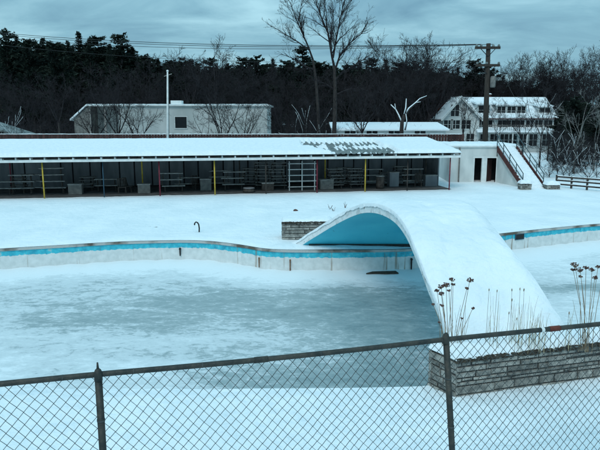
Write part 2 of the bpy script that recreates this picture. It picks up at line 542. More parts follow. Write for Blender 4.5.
def bridge_pt(s, w, top):
    # denser samples towards the far end where the foot flares
    d = BD0 + (BD1 - BD0) * (1 - (1 - s) ** 1.25)
    x = lerp_tab(Ltab, d) * (1 - w) + lerp_tab(Rtab, d) * w
    return x, d, zbr(d) + top


def build_bridge():
    br = thing('arch_bridge', (4.2, 17.6, 0), 'wide humped bridge under smooth snow with bright blue underside crossing the drained pool', 'bridge')
    ns, nw = 90, 26
    mb = MB(); mb.grid(lambda a, b: bridge_pt(a, b, -.39), ns, nw)
    mb.build('soffit', 'soffit_blue', br, smooth=True)
    mb = MB()
    mb.grid(lambda a, b: bridge_pt(a, b, -.10), ns, nw)
    for w in (0, 1):
        mb.grid(lambda a, b, w=w: bridge_pt(a, w, -.387 + .287 * b), ns, 2)
    for s in (0, 1):
        mb.grid(lambda a, b, s=s: bridge_pt(s, a, -.387 + .287 * b), nw, 2)
    mb.build('concrete_shell', 'fascia', br)
    m = MB(); m.box((.35, 22.93, -.05), (6.5, 23.3, .15)); m.build('foot_shadow_strip', 'mortar', br)  # dark strip standing in for the shadow gap under the soffit's far foot
    def snow(a, b):
        x, d, z = bridge_pt(a, b, -.10)
        xl, xr = lerp_tab(Ltab, d), lerp_tab(Rtab, d)
        e = min(x - xl, xr - x)
        t = .012 + .105 * math.sqrt(sstep(-.02, .30, e)) + .03 * nz(x * .8, d * .8, 4) * sstep(0, .6, e)
        # two shallow ruts of old footprints up the middle
        f = math.exp(-((x - 3.6 - .16 * math.sin(d * .9)) / .16) ** 2) * (.5 + .5 * math.sin(d * 9)) * sstep(12.2, 13, d) * (1 - sstep(18, 19, d))
        t -= .05 * f; t += .012 * nz(x * 2.6, d * 2.6, 14)
        z += t
        if b in (0, 1):   # snow hangs a little over both rims, unevenly
            z -= .075 + .075 * (.5 + nz(d * 1.7, b * 9, 31)) + .03 * nz(d * 6, b * 5, 3); x += (-.03 if b == 0 else .03)
        elif b < .012 or b > .988: x += (-.022 if b < .5 else .022); z -= .008
        return x, d, z
    mb = MB()
    # finer spacing at both edges for the rounded lip
    mb.grid(lambda a, b: snow(a, .5 - .5 * math.cos(math.pi * b)), 200, 48)
    mb.build('snow_cover', 'snow_bridge', br, smooth=True)


build_bridge()

# ------------------------------------------------------------------ stone planters


def stone_face(mb, o, along, up_h, outward, rng, dep=.10):
    L_ = along.length; e = along.normalized(); z = 0.0
    while z < up_h - .02:
        h = rng.choice([.075, .10, .125, .15]) * rng.uniform(.9, 1.15)
        if up_h - z - h < .05: h = up_h - z
        x = -rng.uniform(0, .15)
        while x < L_:
            w = rng.choice([.22, .34, .5, .75, 1.0]) * rng.uniform(.85, 1.2)
            a, b = max(0, x), min(L_, x + w)
            x += w
            if b - a < .05: continue
            g = .012; pr = rng.uniform(-.018, .022); j = lambda: rng.uniform(-.008, .008)
            c = .014
            def P(t, zz, k): return o + e * t + V((0, 0, zz)) + outward * k
            za, zb_ = z + g, z + h - g
            bk = [P(a + g, za, -dep), P(b - g, za, -dep), P(b - g, zb_, -dep), P(a + g, zb_, -dep)]
            md = [P(a + g, za, pr - c), P(b - g, za, pr - c), P(b - g, zb_, pr - c), P(a + g, zb_, pr - c)]
            ft = [P(a + g + c + j(), za + c * .7, pr + j()), P(b - g - c + j(), za + c * .7, pr + j()),
                  P(b - g - c + j(), zb_ - c * .7, pr + j()), P(a + g + c + j(), zb_ - c * .7, pr + j())]
            n = len(mb.v); mb.v += bk + md + ft
            for r_ in (0, 4):
                for k in range(4):
                    k2 = (k + 1) % 4; mb.f.append((n + r_ + k, n + r_ + k2, n + r_ + 4 + k2, n + r_ + 4 + k))
            mb.f.append((n + 8, n + 9, n + 10, n + 11))
        z += h


def cap_mesh(o, ax, ay, base, thick, seed, over=.03, nu=60, nv=14):
    ax, ay = V(ax), V(ay); lx, ly = ax.length, ay.length
    mb = MB()
    def f(a, b):
        a2 = -over / lx + a * (1 + 2 * over / lx); b2 = -over / ly + b * (1 + 2 * over / ly)
        p = V(o) + ax * a2 + ay * b2
        e = min(a * lx, (1 - a) * lx, b * ly, (1 - b) * ly)
        t = thick * math.sqrt(sstep(-.01, .22, e)) * (1 + .3 * nz(p.x * 2, p.y * 2, seed)) + .02 * nz(p.x * 6, p.y * 6, seed)
        if e < 1e-6:
            t = -.02 - .02 * (1 + nz(p.x * 5, p.y * 5, seed + 3))
            p += (V(o) + ax * .5 + ay * .5 - p).normalized() * (.02 * nz(p.x * 4, p.y * 4, seed + 8) + .01)
        return V((p.x, p.y, base + t))
    mb.grid(f, nu, nv)
    return mb


def planter(corner, ax, ay, h, label, seed, thick=.16):
    rng = random.Random(seed)
    ax, ay = V(ax), V(ay); c = V(corner)
    t = thing('stone_planter', c + (ax + ay) / 2, label, 'planter')
    mb = MB()
    nx = V((ay.y, -ay.x, 0)).normalized(); ny = V((ax.y, -ax.x, 0)).normalized()
    if nx.dot(ax) > 0: nx = -nx
    if ny.dot(ay) > 0: ny = -ny
    stone_face(mb, c, ax, h, ny, rng); stone_face(mb, c, ay, h, nx, rng)
    stone_face(mb, c + ay, ax, h, -ny, rng); stone_face(mb, c + ax, ay, h, -nx, rng)
    mb.build('stone_wall', 'stone', t)
    mb = MB(); ins = .022
    exn, eyn = ax.normalized(), ay.normalized()
    mb.obox(c + exn * ins + eyn * ins + V((0, 0, -.1)), ax - exn * 2 * ins, ay - eyn * 2 * ins, (0, 0, h + .07))
    mb.build('mortar_core', 'mortar', t)
    # ragged soil / dead leaf litter showing under the snow lip
    mb = MB()
    for k in range(int(ax.length * 110)):
        p = c + ax * rng.random() + eyn * rng.uniform(-.022, .012) + V((0, 0, h - rng.uniform(-.012, .06)))
        mb.blob(p, rng.uniform(.03, .09), rng.uniform(.012, .022), rng.uniform(.010, .026), rng, 5, 3, .3)
    mb.build('soil', 'soil', t)
    cap_mesh(c + V((0, 0, 0)) + eyn * .012, ax, ay * .98, h + .02, thick, seed, nu=int(ax.length * 24)).build('snow_cap', 'snow_small', t, smooth=True)
    return t


near_c = V((2.78, 10.05, 0)); near_ax = V((.964, .266, 0)) * 6.2; near_ay = V((-.36, .65, 0))
planter(near_c, near_ax, near_ay, .78, 'long stone planter box of stacked ledge stone just behind the chain link fence', 3)
planter(V((-.72, 24.05, 0)), (2.1, .1, 0), (-.05, .9, 0), .82, 'short stone planter at the far foot of the humped bridge', 8, .10)

# ------------------------------------------------------------------ dead plants


def stem_pts(p, h, lean, rng, n=5, curl=0.0):
    out = []
    for i in range(n + 1):
        t = i / n
        out.append(V(p) + V((lean[0] * t * t, lean[1] * t * t, h * t - curl * t ** 4)) + V((rng.uniform(-.012, .012), rng.uniform(-.012, .012), 0)) * (1 if 0 < i < n else 0))
    return out


def flower_clump(spec, base_uvd, label, seed, extra=0):
    """spec: list of (u, v, size) seed head positions in the distance plane of the clump"""
    rng = random.Random(seed); u0, d = base_uvd
    b = at_d(u0, 335, d); b.z = .78
    t = thing('dead_flower_clump', b, label, 'dead plant', 'dead plants in the near stone planter')
    st = MB(); heads = []
    for (u, v, s) in spec:
        hp = at_d(u, v, d + rng.uniform(-.12, .12))
        p = V((b.x + (hp.x - b.x) * .35 + rng.uniform(-.05, .05), d + rng.uniform(-.1, .1), .74))
        mid = p.lerp(hp, .55) + V(((hp.x - p.x) * -.18, 0, 0))
        pts = [p, p.lerp(mid, .5) + V((rng.uniform(-.02, .02), 0, 0)), mid, mid.lerp(hp, .6), hp]
        st.tube(pts, [.0065, .006, .005, .0045, .004], 4)
        hb = MB()
        for k in range(int(12 + s * 14)):
            a = rng.uniform(0, 6.28); r_ = math.sqrt(rng.random()) * .05 * s
            q = hp + V((r_ * math.cos(a), r_ * math.sin(a), rng.uniform(-.02, .02) * s - r_ * .25))
            z_ = rng.uniform(.008, .016)
            hb.blob(q, z_, z_, z_ * .8, rng, 5, 3, .3)
            st.tube([hp - V((0, 0, .05 * s)), q], [.003, .002], 3, False)
        heads.append(hb)
    for k in range(extra):
        hh = rng.uniform(.35, 1.0); p = V((b.x + rng.uniform(-.22, .25), d + rng.uniform(-.12, .12), .74))
        st.tube(stem_pts(p, hh, (rng.uniform(-.14, .2), rng.uniform(-.1, .1)), rng), [.005, .0045, .004, .0035, .003, .002], 3)
    st.build('stems', 'stem', t)
    for hb in heads: hb.build('seed_head', 'seed', t)


flower_clump([(441, 286, 1.2), (446, 284, 1.3), (452, 279, 1.0), (453, 284, .7), (437, 290, .8), (441, 293, 1.0), (433, 304, .6), (442, 305, .7),
              (470, 279, 1.3), (467, 288, .7), (473, 308, .7), (462, 318, .4), (439, 322, .4), (449, 290, .6)], (452, 10.45),
             'tall dead flowers with dark heads at the left end of the planter', 11, 14)
flower_clump([(575, 264, 1.4), (580, 269, 1.3), (586, 267, 1.0), (592, 269, 1.1), (598, 266, .9), (573, 269, .8), (595, 277, 1.0), (581, 276, .7),
              (604, 270, 1.2)], (590, 10.55), 'tall dead flowers with big brown heads at the right end of the planter', 12, 6)


def grass_clump(u0, u1, vtop, d, n, label, seed, heads=()):
    rng = random.Random(seed)
    b = at_d((u0 + u1) / 2, 335, d); b.z = .78
    t = thing('dry_grass_clump', b, label, 'dry grass', 'dead plants in the near stone planter')
    mb = MB()
    for k in range(n):
        u = rng.uniform(u0, u1); dd = d + rng.uniform(-.15, .15); p = at_d(u, 335, dd); p.z = .76
        top = at_d(u, rng.uniform(vtop, 330), dd).z - .76
        mb.tube(stem_pts(p, max(.1, top), (rng.uniform(-.1, .1), rng.uniform(-.08, .08)), rng, 5, rng.choice([0, 0, .08])),
                [.004, .0038, .0034, .003, .0024, .0015], 3)
    mb.build('blades', 'grass_dry', t)
    for (u, v) in heads:
        hp = at_d(u, v, d); p = V((hp.x + rng.uniform(-.04, .04), d, .76))
        h = MB(); h.tube([p, p.lerp(hp, .5), hp], [.004, .0035, .003], 3)
        h.blob(hp, .010, .010, .030, rng, 5, 4, .3)
        h.build('seed_stalk', 'stem', t)


grass_clump(484, 500, 290, 10.45, 11, 'thin dry grass stalks standing left of the middle in the near planter', 21, [(489, 290), (497, 291)])
grass_clump(505, 530, 294, 10.5, 22, 'dry grass tuft with upright seed stalks in the middle of the near planter', 22, [(512, 290), (520, 289), (524, 290), (512, 300), (509, 313), (517, 319)])
grass_clump(528, 546, 306, 10.55, 34, 'dense tan grass tuft right of the middle in the near planter', 23)
grass_clump(548, 572, 304, 10.5, 9, 'sparse short grass stalks near the right end of the planter', 24, [(569, 313)])

# weeds by the far planter
for k, (u, v, h, lab) in enumerate([(330, 211, .45, 'small dead weed stalk in the snow just left of the bridge crest'),
                                    (345, 209, .5, 'leaning dead weed in the snow beyond the bridge crest'),
                                    (334, 213, .35, 'short dark weed in the snow over the far planter')]):
    rng = random.Random(40 + k); p = at_z(u, v); m = MB()
    for q in range(4):
        m.tube(stem_pts(p - V((0, 0, .05)), h * rng.uniform(.6, 1.1), (rng.uniform(-.15, .15), rng.uniform(-.1, .1)), rng), [.012, .011, .01, .009, .008, .006], 4)
    tag(m.build('dead_weed', 'seed', origin=p), lab, 'weed', 'dead weeds round the far planter')
rng = random.Random(77); p = at_z(295.5, 212.5); m = MB(); m.blob(p + V((0, 0, .08)), .15, .12, .11, rng, 8, 5)
tag(m.build('dark_stone', 'seed', origin=p, smooth=True), 'small dark stone lying on the snow deck behind the far planter', 'stone')
m = MB()
for (u, v) in ((368, 195.5), (380, 196), (391, 196.5), (372, 197), (386, 195.7)):
    q = at_z(u, v); m.blob(q + V((0, 0, .03)), .16, .10, .06, rng, 8, 4, .35)
tag(m.build('leaf_litter', 'soil', origin=at_z(378, 196)), 'dark patch of dead leaves on snow in front of the open shed', 'leaf litter', kind='stuff')

p = at_z(148, 229); m = MB(); m.tube([p + V((-.4, 0, .05)), p + V((-.1, .05, .08)), p + V((.2, -.03, .06)), p + V((.42, .06, .09))], [.015, .014, .012, .008], 5); m.tube([p + V((-.1, .05, .08)), p + V((.1, .2, .09))], [.01, .006], 4)
tag(m.build('fallen_branch', 'bark', origin=p), 'thin fallen branch lying on the snow deck left of the hooked rail', 'branch')
# ------------------------------------------------------------------ small pool fittings
p = at_z(199, 234); m = MB()
pts = [p + V((0, 0, -.05)), p + V((.02, 0, .25)), p + V((0, 0, .42)), p + V((-.05, .02, .50)), p + V((-.12, .03, .53)), p + V((-.18, .03, .47)), p + V((-.19, .03, .39))]
m.tube(pts, .03, 8)
tag(m.build('grab_rail', 'iron', origin=p, smooth=True), 'black hooked grab rail standing in the snow at the far pool edge', 'pool handle')
i0 = min(range(nP), key=lambda i: abs(pool[i].x - 9.9) + (0 if pool[i].y > 20 else 99))
q = pool[i0]; dd = (pool[(i0 + 1) % nP] - pool[i0 - 1]).normalized()
if dd.x < 0: dd = -dd
e = V((dd.x, dd.y, 0)); no = V((e.y, -e.x, 0))
sk = thing('pool_skimmer', V((q.x, q.y, -.3)), 'dark skimmer opening in the blue band of the far pool wall, right of the bridge', 'pool skimmer')
m = MB(); m.obox(V((q.x, q.y, -.33)) - e * .24 - no * .05, e * .48, no * .068, (0, 0, .21)); m.build('opening', 'black', sk)
m = MB()
for (a0, a1, z0, z1) in ((-.27, .27, -.12, -.09), (-.27, .27, -.36, -.33), (-.27, -.24, -.33, -.12), (.24, .27, -.33, -.12)):
    m.obox(V((q.x, q.y, z0)) + e * a0 - no * .05, e * (a1 - a0), no * .085, (0, 0, z1 - z0))
m.build('frame', 'blue_paint', sk)
for k, (u, v, L_, lab) in enumerate([(179, 250, .34, 'short dark pipe stub hanging on the far pool wall at left'),
                                     (257, 258, .40, 'rusty pipe stub on the pool wall left of the bridge foot'),
                                     (291, 262, .75, 'long rusty pipe down the pool wall below the bridge foot'),
                                     (411, 262, .45, 'dark pipe on the pool wall under the right of the arch')]):
    i0 = min(range(nP), key=lambda i: abs(pool[i].x / pool[i].y - ray(u, v).x / ray(u, v).y) + (0 if pool[i].y > 20 else 99))
    q = pool[i0]; m = MB(); b0 = V((q.x, q.y - .05, -.36 if k else -.3))
    r_ = .032 if k in (0, 3) else .022; m.tube([b0, b0 - V((0, 0, L_ * .5)), b0 - V((0, 0, L_))], [r_, r_, r_ * .8], 8); m.tube([b0 + V((0, .07, -.05)), b0 + V((0, -.03, -.05))], r_ * 1.4, 8)
    tag(m.build('pipe_stub', 'rusty' if k in (1, 2) else 'iron', origin=b0), lab, 'pipe', 'pipe stubs on the pool wall')
# dark board frozen into the ice below the bridge
p = at_z(382, 276, ICE) + V((0, 0, .13)); m = MB(); rng = random.Random(6)
m.hexa([p + V(q) for q in ((-.62, -.10, -.03), (.62, -.05, -.03), (.55, .22, -.03), (-.35, .16, -.03), (-.62, -.10, .01), (.62, -.05, .01), (.55, .22, .02), (-.35, .16, .01))])
tag(m.build('wet_board', 'soil', origin=p), 'dark wet board frozen into the ice under the bridge', 'board')

# ------------------------------------------------------------------ chain link fence


def build_fence():
    a0, a1 = -6.0, 13.0
    root = thing('chain_link_fence', FA + fdir * 2 - V((0, 0, 1.22)), 'dark chain link fence with a rusty top rail running across the near edge', 'fence')
    zr = 3.47
    def rail(a):
        p = FA + fdir * a; sag = -.012 * math.sin(max(0, min(1, (a - .55) / 2.3)) * math.pi)
        return V((p.x, p.y, zr + sag))
    m = MB(); n = 60
    m.tube([rail(a0 + (a1 - a0) * i / n) for i in range(n + 1)], .0175, 10); m.build('top_rail', 'fence_metal', root, smooth=True)
    # couplings
    for a in (1.55, 3.75):
        m = MB(); m.tube([rail(a - .045), rail(a + .045)], .0205, 10); m.build('rail_sleeve', 'rust_dark' if a > 2 else 'fence_metal', root, smooth=True)
    m = MB(); m.tube([rail(3.635), rail(3.66)], .0182, 10); m.build('rail_tape', 'white_paint', root)
    # posts (u position, lean at the foot along the fence)
    A1 = (at_z(98, 376, zr) - FA).dot(fdir); A2 = (at_z(447, 341, zr) - FA).dot(fdir)
    for a, lean, top in ((A1 - 5.5, 0, .05), (A1 - 2.75, .0, .05), (A1, .0, .035), (A2, .155, .045), (A2 + 2.75, .0, .05), (A2 + 5.5, 0, .05), (A2 + 8.25, 0, .05)):
        tp = FA + fdir * a - fn * .012; foot = tp + fdir * lean
        p1 = V((tp.x, tp.y, zr + top - .02)); p0 = V((foot.x, foot.y, 2.0))
        m = MB(); m.tube([p0, p1], .0225, 12); po = m.build('post', 'fence_metal', root, smooth=True)
        m = MB(); m.tube([p1 - V((0, 0, .05)), p1 + V((0, 0, .0)), p1 + V((0, 0, .018)), p1 + V((0, 0, .03))], [.025, .025, .018, .006], 12)
        if abs(a - A1) < .01: m.tube([p1 + V((0, 0, .02)), p1 + V((0, 0, .065))], [.009, .005], 8)
        m.build('post_cap', 'fence_metal', po, smooth=True)
        for zz in (.25, .55, .85):
            q = p1.lerp(p0, zz / 1.2); m = MB()
            m.tube([q - V((0, 0, .006)), q + V((0, 0, .006))], .0255, 10); m.build('tie_wire', 'wire', po)
    # woven mesh: every second wire zigzags the other way so that neighbours hook
    hw, hh = .0345, .039; rows = 30
    def wave(a, z):
        return .018 * nz(a * .9, z * 1.5, 5) + .008 * nz(a * 3.1, z * 3.1, 8)
    k = 0; a = a0; chunks = []; m = MB(); rng = random.Random(4)
    while a < a1:
        pts = []
        for i in range(rows + 1):
            aa = a + (hw if (i + k) % 2 else 0); z = zr - .012 - i * hh
            ja = .006 * nz(aa * 6, z * 6, 2); jz = .006 * nz(aa * 6, z * 6, 12)
            off = wave(aa, z) + (.002 if (i + k) % 2 else -.002)
            q = FA + fdir * (aa + ja) + fn * (off + .024)
            top = rail(aa).z
            pts.append(V((q.x, q.y, z + jz + (top - zr))))
        m.tube(pts, .0024, 4, False)
        a += hw; k += 1
    m.build('wire_mesh', 'wire', root)
    # wire ties on the rail
    for i in range(45):
        a = a0 + i * .42 + rng.uniform(-.05, .05)
        m = MB(); m.tube([rail(a) - fdir * .002, rail(a) + fdir * .004], .0195, 8); m.build('rail_tie', 'wire', root)


build_fence()

# ------------------------------------------------------------------ pavilion
A_L, A_R, DEP = -9.0, 27.35, 5.6
ZF, ZB = 2.64, 3.36


def roof_z(b): return ZF + (ZB - ZF) * (b + .3) / (DEP + .5)


def build_pavilion():
    root = thing('pool_pavilion', pav(9, 2.7), 'long low open fronted shed with snow roof and yellow and red posts behind the pool', 'pavilion')
    # slab with ragged snow edge
    m = MB(); n = 150
    def fl(a, b):
        aa = A_L + (A_R - A_L) * a; fb = .30 + .25 * nz(aa * .6, 2) + .12 * nz(aa * 2.2, 5)
        return pav(aa, fb + (DEP - fb) * b, .035)
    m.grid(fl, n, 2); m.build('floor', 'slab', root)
    # back wall: upright panels with gaps in front of a dark backing
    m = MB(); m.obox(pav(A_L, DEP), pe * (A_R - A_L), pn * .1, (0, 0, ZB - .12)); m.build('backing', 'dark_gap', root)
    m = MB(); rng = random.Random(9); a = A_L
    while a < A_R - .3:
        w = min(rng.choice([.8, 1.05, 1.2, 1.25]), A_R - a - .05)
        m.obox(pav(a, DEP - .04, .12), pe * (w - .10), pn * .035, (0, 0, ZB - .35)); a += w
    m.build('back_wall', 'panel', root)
    # end wall pieces
    m = MB(); m.obox(pav(A_R - .1, 2.6, 0), pe * .08, pn * (DEP - 2.7), (0, 0, 2.75)); m.build('end_wall', 'panel', root)
    # roof sheet (corrugated in section along a)
    m = MB()
    def rf(x, y):
        a = A_L - .3 + (A_R - A_L + .6) * x; b = -.42 + (DEP + .7) * y
        return pav(a, b, roof_z(b) + .04 * math.cos(a * 2 * math.pi / .36))
    m.grid(rf, 1000, 6)
    m.grid(lambda x, y: rf(x, y) - V((0, 0, .08)), 120, 2)
    ro = m.build('roof', 'roof_sheet', root)
    # snow on the roof, with the bare patch
    poly = [(302, .84), (330, .76), (372, .78), (384, .45), (398, .10), (372, .0), (338, .0), (320, .30), (303, .58)]
    poly = [V(q) for q in poly]
    nx, ny = 520, 26
    pts = {}; mb = MB(); keep = []
    def sn(i, j):
        x = i / nx; y = j / ny
        a = A_L - .36 + (A_R - A_L + .72) * x; b = -.46 + (DEP + .76) * y
        # right hand end sheared like the gable edge
        e = min((1 - x) * (A_R - A_L), y * DEP + .02, x * 99, (1 - y) * DEP + .02)
        t = .045 + .15 * math.sqrt(sstep(-.01, .35, e)) + .025 * nz(a * .5, b * .9, 3) + .012 * nz(a * 2, b * 2, 6)
        w = pav(a, b, 0)
        u = 300 + 600 * w.x / w.y * .9947
        uu = u + 4 * nz(a * 1.3, b * 2.2, 11); vv = y + .10 * nz(a * 1.1, b * 1.7, 17)
        tooth = .07 * abs(math.sin(math.pi * a / .36))
        hole = inside((uu, vv + tooth), poly) and y > .03
        # snow left in the valleys, lower strip
        if hole and nz(a * 2.6, b * 2.1, 23) > .60: hole = False
        if hole and abs(vv + tooth * 1.4 - .47 - .03 * nz(a * 3, 1)) < .075 and nz(a * 1.5, 9) > -.02: hole = False
        return w + V((0, 0, roof_z(b) + .03)), t, hole
    G = [[sn(i, j) for i in range(nx + 1)] for j in range(ny + 1)]
    idx = {}
    for j in range(ny + 1):
        for i in range(nx + 1):
            p, t, h = G[j][i]
            if h: t = -.06
            elif any(G[jj][ii][2] for jj in range(max(0, j - 1), min(ny, j + 1) + 1) for ii in range(max(0, i - 1), min(nx, i + 1) + 1)): t = .05
            if j == 0 or i == nx or i == 0 or j == ny: t = -.02
            mb.v.append(p + V((0, 0, t)))
    for j in range(ny):
        for i in range(nx):
            c = [G[j][i][2], G[j][i + 1][2], G[j + 1][i + 1][2], G[j + 1][i][2]]
            if all(c): continue
            a = j * (nx + 1) + i; mb.f.append((a, a + 1, a + nx + 2, a + nx + 1))
    mb.build('roof_snow', 'snow_small', root, smooth=True)
    # fascia, bracket blocks in the gap above it, beam
    m = MB(); m.obox(pav(A_L - .3, -.34, 2.29), pe * (A_R - A_L + .6), pn * .04, (0, 0, .165)); m.build('fascia_board', 'white_paint', root)
    m = MB(); m.obox(pav(A_R + .26, -.30, 2.32), pe * .04, pn * (DEP + .3), (0, 0, .165)); m.build('end_fascia', 'white_paint', root)
    a = A_L
    while a < A_R:
        m = MB(); m.obox(pav(a, -.345, 2.457), pe * .09, pn * .5, (0, 0, .13)); m.build('rafter_end', 'white_paint', root); a += .84
    m = MB(); m.obox(pav(A_L, .1, 2.28), pe * (A_R - A_L), pn * .14, (0, 0, .24)); m.build('front_beam', 'wood_dark', root)
    # posts
    seq = [(44, 'yellow'), (104, 'blue_paint'), (160, 'red'), (215, 'yellow'), (266, 'wood_dark'), (317, 'red'), (365, 'yellow'), (407, 'wood_dark'), (449, 'red')]
    for u, c in seq:
        a = pav_a(u, 0); r_ = .044 if c in ('yellow', 'red') else .036
        m = MB(); m.tube([pav(a, 0, -.05), pav(a, 0, 2.32)], r_, 10); p = m.build('post', c, root, smooth=True)
        p['label'] = {'yellow': 'yellow painted post', 'red': 'dark red post', 'blue_paint': 'blue post'}.get(c, 'dark brown post')
    for u, c, z0 in ((143, 'yellow', .8), (325, 'yellow', .2), (436, 'red', 0), (12, 'red', 0), (425, 'wood_dark', 0), (240, 'wood_dark', 0)):
        a = pav_a(u, 3.2); m = MB(); m.tube([pav(a, 3.2, 0), pav(a, 3.2, 3.0)], .05, 10); m.build('rear_post', c, root, smooth=True)
    for k in range(13):
        a = A_L + 1 + k * 2.75; m = MB(); m.obox(pav(a, 0, roof_z(0) - .26), pe * .06, pn * DEP + V((0, 0, roof_z(DEP) - roof_z(0))), (0, 0, .15)); m.build('rafter', 'wood_dark', root)


build_pavilion()

# ------------------------------------------------------------------ things stored in the pavilion


def bench_proto():
    t = thing('wooden_bench', (0, 0, 0), 'x', 'bench', 'benches stacked under the shed roof')
    m = MB()
    for y in (-.17, -.005): m.box((-.95, y, .365), (.95, y + .155, .43))
    m.build('seat', 'wood_grey', t)
    for sx in (-.7, .7):
        m = MB(); m.bar((sx, -.16, 0), (sx, -.12, .38), .06, .05); m.bar((sx, .13, 0), (sx, .10, .38), .06, .05); m.bar((sx, -.16, .34), (sx, .15, .34), .05, .06)
        m.build('leg_frame', 'wood_dark', t)
    return t


def table_proto():
    t = thing('picnic_table', (0, 0, 0), 'x', 'picnic table', 'picnic tables stacked under the shed roof')
    m = MB()
    for k in range(4): m.box((-.75, -.36 + k * .18, .68), (.75, -.36 + k * .18 + .165, .75))
    m.build('tabletop', 'wood_grey', t)
    for s in (-1, 1):
        m = MB(); m.box((-.75, s * .62 - .12, .42), (.75, s * .62 + .12, .46)); m.build('seat', 'wood_grey', t)
    for sx in (-.55, .55):
        m = MB(); m.bar((sx, -.6, 0), (sx, -.2, .70), .09, .04); m.bar((sx, .6, 0), (sx, .2, .70), .09, .04); m.bar((sx, -.74, .40), (sx, .74, .40), .04, .08)
        m.build('leg_frame', 'wood_dark', t)
    return t


bench0, table0 = bench_proto(), table_proto()
used = set()
PROT = math.atan2(pe.y, pe.x)


def put(proto, u, b, z, label, dr=0.0, sc=(1, 1, 1)):
    loc = pav(pav_a(u, b), b, .04 + z)
    if proto.name not in used:
        used.add(proto.name); proto.location = loc; proto.rotation_euler = (0, 0, PROT + dr); proto.scale = sc; proto['label'] = label
        return proto
    return copy_tree(proto, loc, label, PROT + dr, sc)


rng = random.Random(33)
ORD = ['bottom', 'second', 'third', 'fourth', 'fifth', 'sixth']
for (u, b, n, where) in ((22, 2.3, 3, 'left of the first yellow post'), (53, 2.2, 4, 'right of the first yellow post'), (172, 2.0, 3, 'right of the first red post'),
                         (233, 2.3, 3, 'right of the second yellow post'), (352, 3.0, 2, 'left of the third yellow post'), (2, 2.4, 2, 'at the left edge of the photo'), (35, 2.6, 3, 'before the first yellow post'), (108, 3.0, 2, 'behind the blue post'), (188, 3.2, 2, 'left of the second yellow post'), (222, 3.4, 3, 'close behind the second yellow post'), (372, 2.8, 3, 'close behind the third yellow post'), (412, 2.6, 3, 'beside the right end box')):
    for k in range(n):
        put(bench0, u + rng.uniform(-2, 2), b, k * .43, f'{ORD[k]} bench from the ground in the stack {where}', rng.uniform(-.06, .06), (.82, 1, 1))
for (u, b, n, where) in ((262, 3.0, 4, 'left of the white rack'), (278, 2.6, 4, 'tight beside the white rack'), (342, 3.2, 3, 'left of the third yellow post'), (385, 3.6, 2, 'beside the dark barrel'), (250, 3.6, 3, 'behind the upturned tub'), (334, 2.2, 3, 'beside the wide grey box'), (353, 2.4, 3, 'close left of the third yellow post'), (400, 3.6, 3, 'behind the tall pale box'), (20, 3.6, 2, 'deep inside the left end'),
                         (88, 3.8, 2, 'by the blue post')):
    for k in range(n):
        put(table0, u + rng.uniform(-1.5, 1.5), b, k * .46, f'{ORD[k]} picnic table from the ground in the stack {where}', rng.uniform(-.08, .08), (.72, .8, .64))


def crate(u, v, b, w, d, h, label, material='crate_grey'):
    a = pav_a(u, b); t = thing('storage_box', pav(a, b, .04), label, 'box', 'boxes under the shed roof')
    m = MB(); m.obox(pav(a - w / 2, b, .04), pe * w, pn * d, (0, 0, h)); m.build('carton', material, t)
    m = MB(); m.obox(pav(a - w / 2 - .02, b - .02, .04 + h), pe * (w + .04), pn * (d + .04), (0, 0, .07)); m.build('lid', 'wood_grey', t)


crate(75, 190, 1.5, .85, .6, .62, 'grey box right of the bench stack by the first yellow post')
crate(144, 190, 1.4, .80, .6, .55, 'grey box left of the first red post')
crate(206, 190, 2.2, .75, .6, .75, 'grey box left of the second yellow post')
crate(327, 190, 1.6, .95, .7, .62, 'wide grey box right of the second red post')
crate(394, 190, 2.4, .7, .6, 1.0, 'tall pale box right of the dark barrel', 'panel')
crate(431, 190, 2.2, .9, .6, .75, 'pale box near the right end of the shed', 'panel')
crate(268, 190, 1.3, .8, .6, .5, 'low dark box before the table stacks', 'wood_dark')


def chair(u, b, label, material='wood_dark', rot=0.0):
    a = pav_a(u, b); p = pav(a, b, .04)
    t = thing('stored_chair', p, label, 'chair', 'chairs under the shed roof')
    def X(x, y, z): return p + pe * (x * math.cos(rot) - y * math.sin(rot)) + pn * (x * math.sin(rot) + y * math.cos(rot)) + V((0, 0, z))
    m = MB(); m.hexa([X(-.25, -.25, .40), X(.25, -.25, .40), X(.25, .25, .37), X(-.25, .25, .37), X(-.25, -.25, .44), X(.25, -.25, .44), X(.25, .25, .41), X(-.25, .25, .41)]); m.build('seat', material, t)
    m = MB()
    for k in range(5): m.bar(X(-.22 + k * .11, .25, .42), X(-.22 + k * .11, .40, .95), .07, .025)
    m.bar(X(-.25, .41, .95), X(.25, .41, .95), .05, .05); m.build('backrest', material, t)
    for sx in (-.23, .23):
        for sy in (-.23, .25):
            m = MB(); m.bar(X(sx, sy, 0), X(sx, sy * .95, .40), .045); m.build('leg', material, t)


chair(122, 1.6, 'dark chair left of the box by the first red post', 'wood_dark', .2)
chair(130, 2.2, 'dark chair turned sideways behind the box by the first red post', 'wood_dark', 1.2)
chair(418, 1.9, 'dark chair leaning towards the pale box near the right end of the shed', 'wood_dark', -.4)
chair(197, 2.9, 'dark chair behind the grey box left of the second yellow post', 'wood_dark', .5)
# white rack
a = pav_a(302, 1.1); t = thing('white_rack', pav(a, 1.1, .04), 'white five shelf rack standing at the front of the shed', 'rack')
for sa in (-.92, -.03, .86):
    m = MB(); m.obox(pav(a + sa, 1.1, .04), pe * .07, pn * .05, (0, 0, 2.02)); m.build('upright', 'rack_paint', t)
for k in range(5):
    m = MB(); m.obox(pav(a - .98, 1.05, .28 + k * .40), pe * 1.98, pn * .045, (0, 0, .055)); m.build('shelf_rail', 'rack_paint', t)
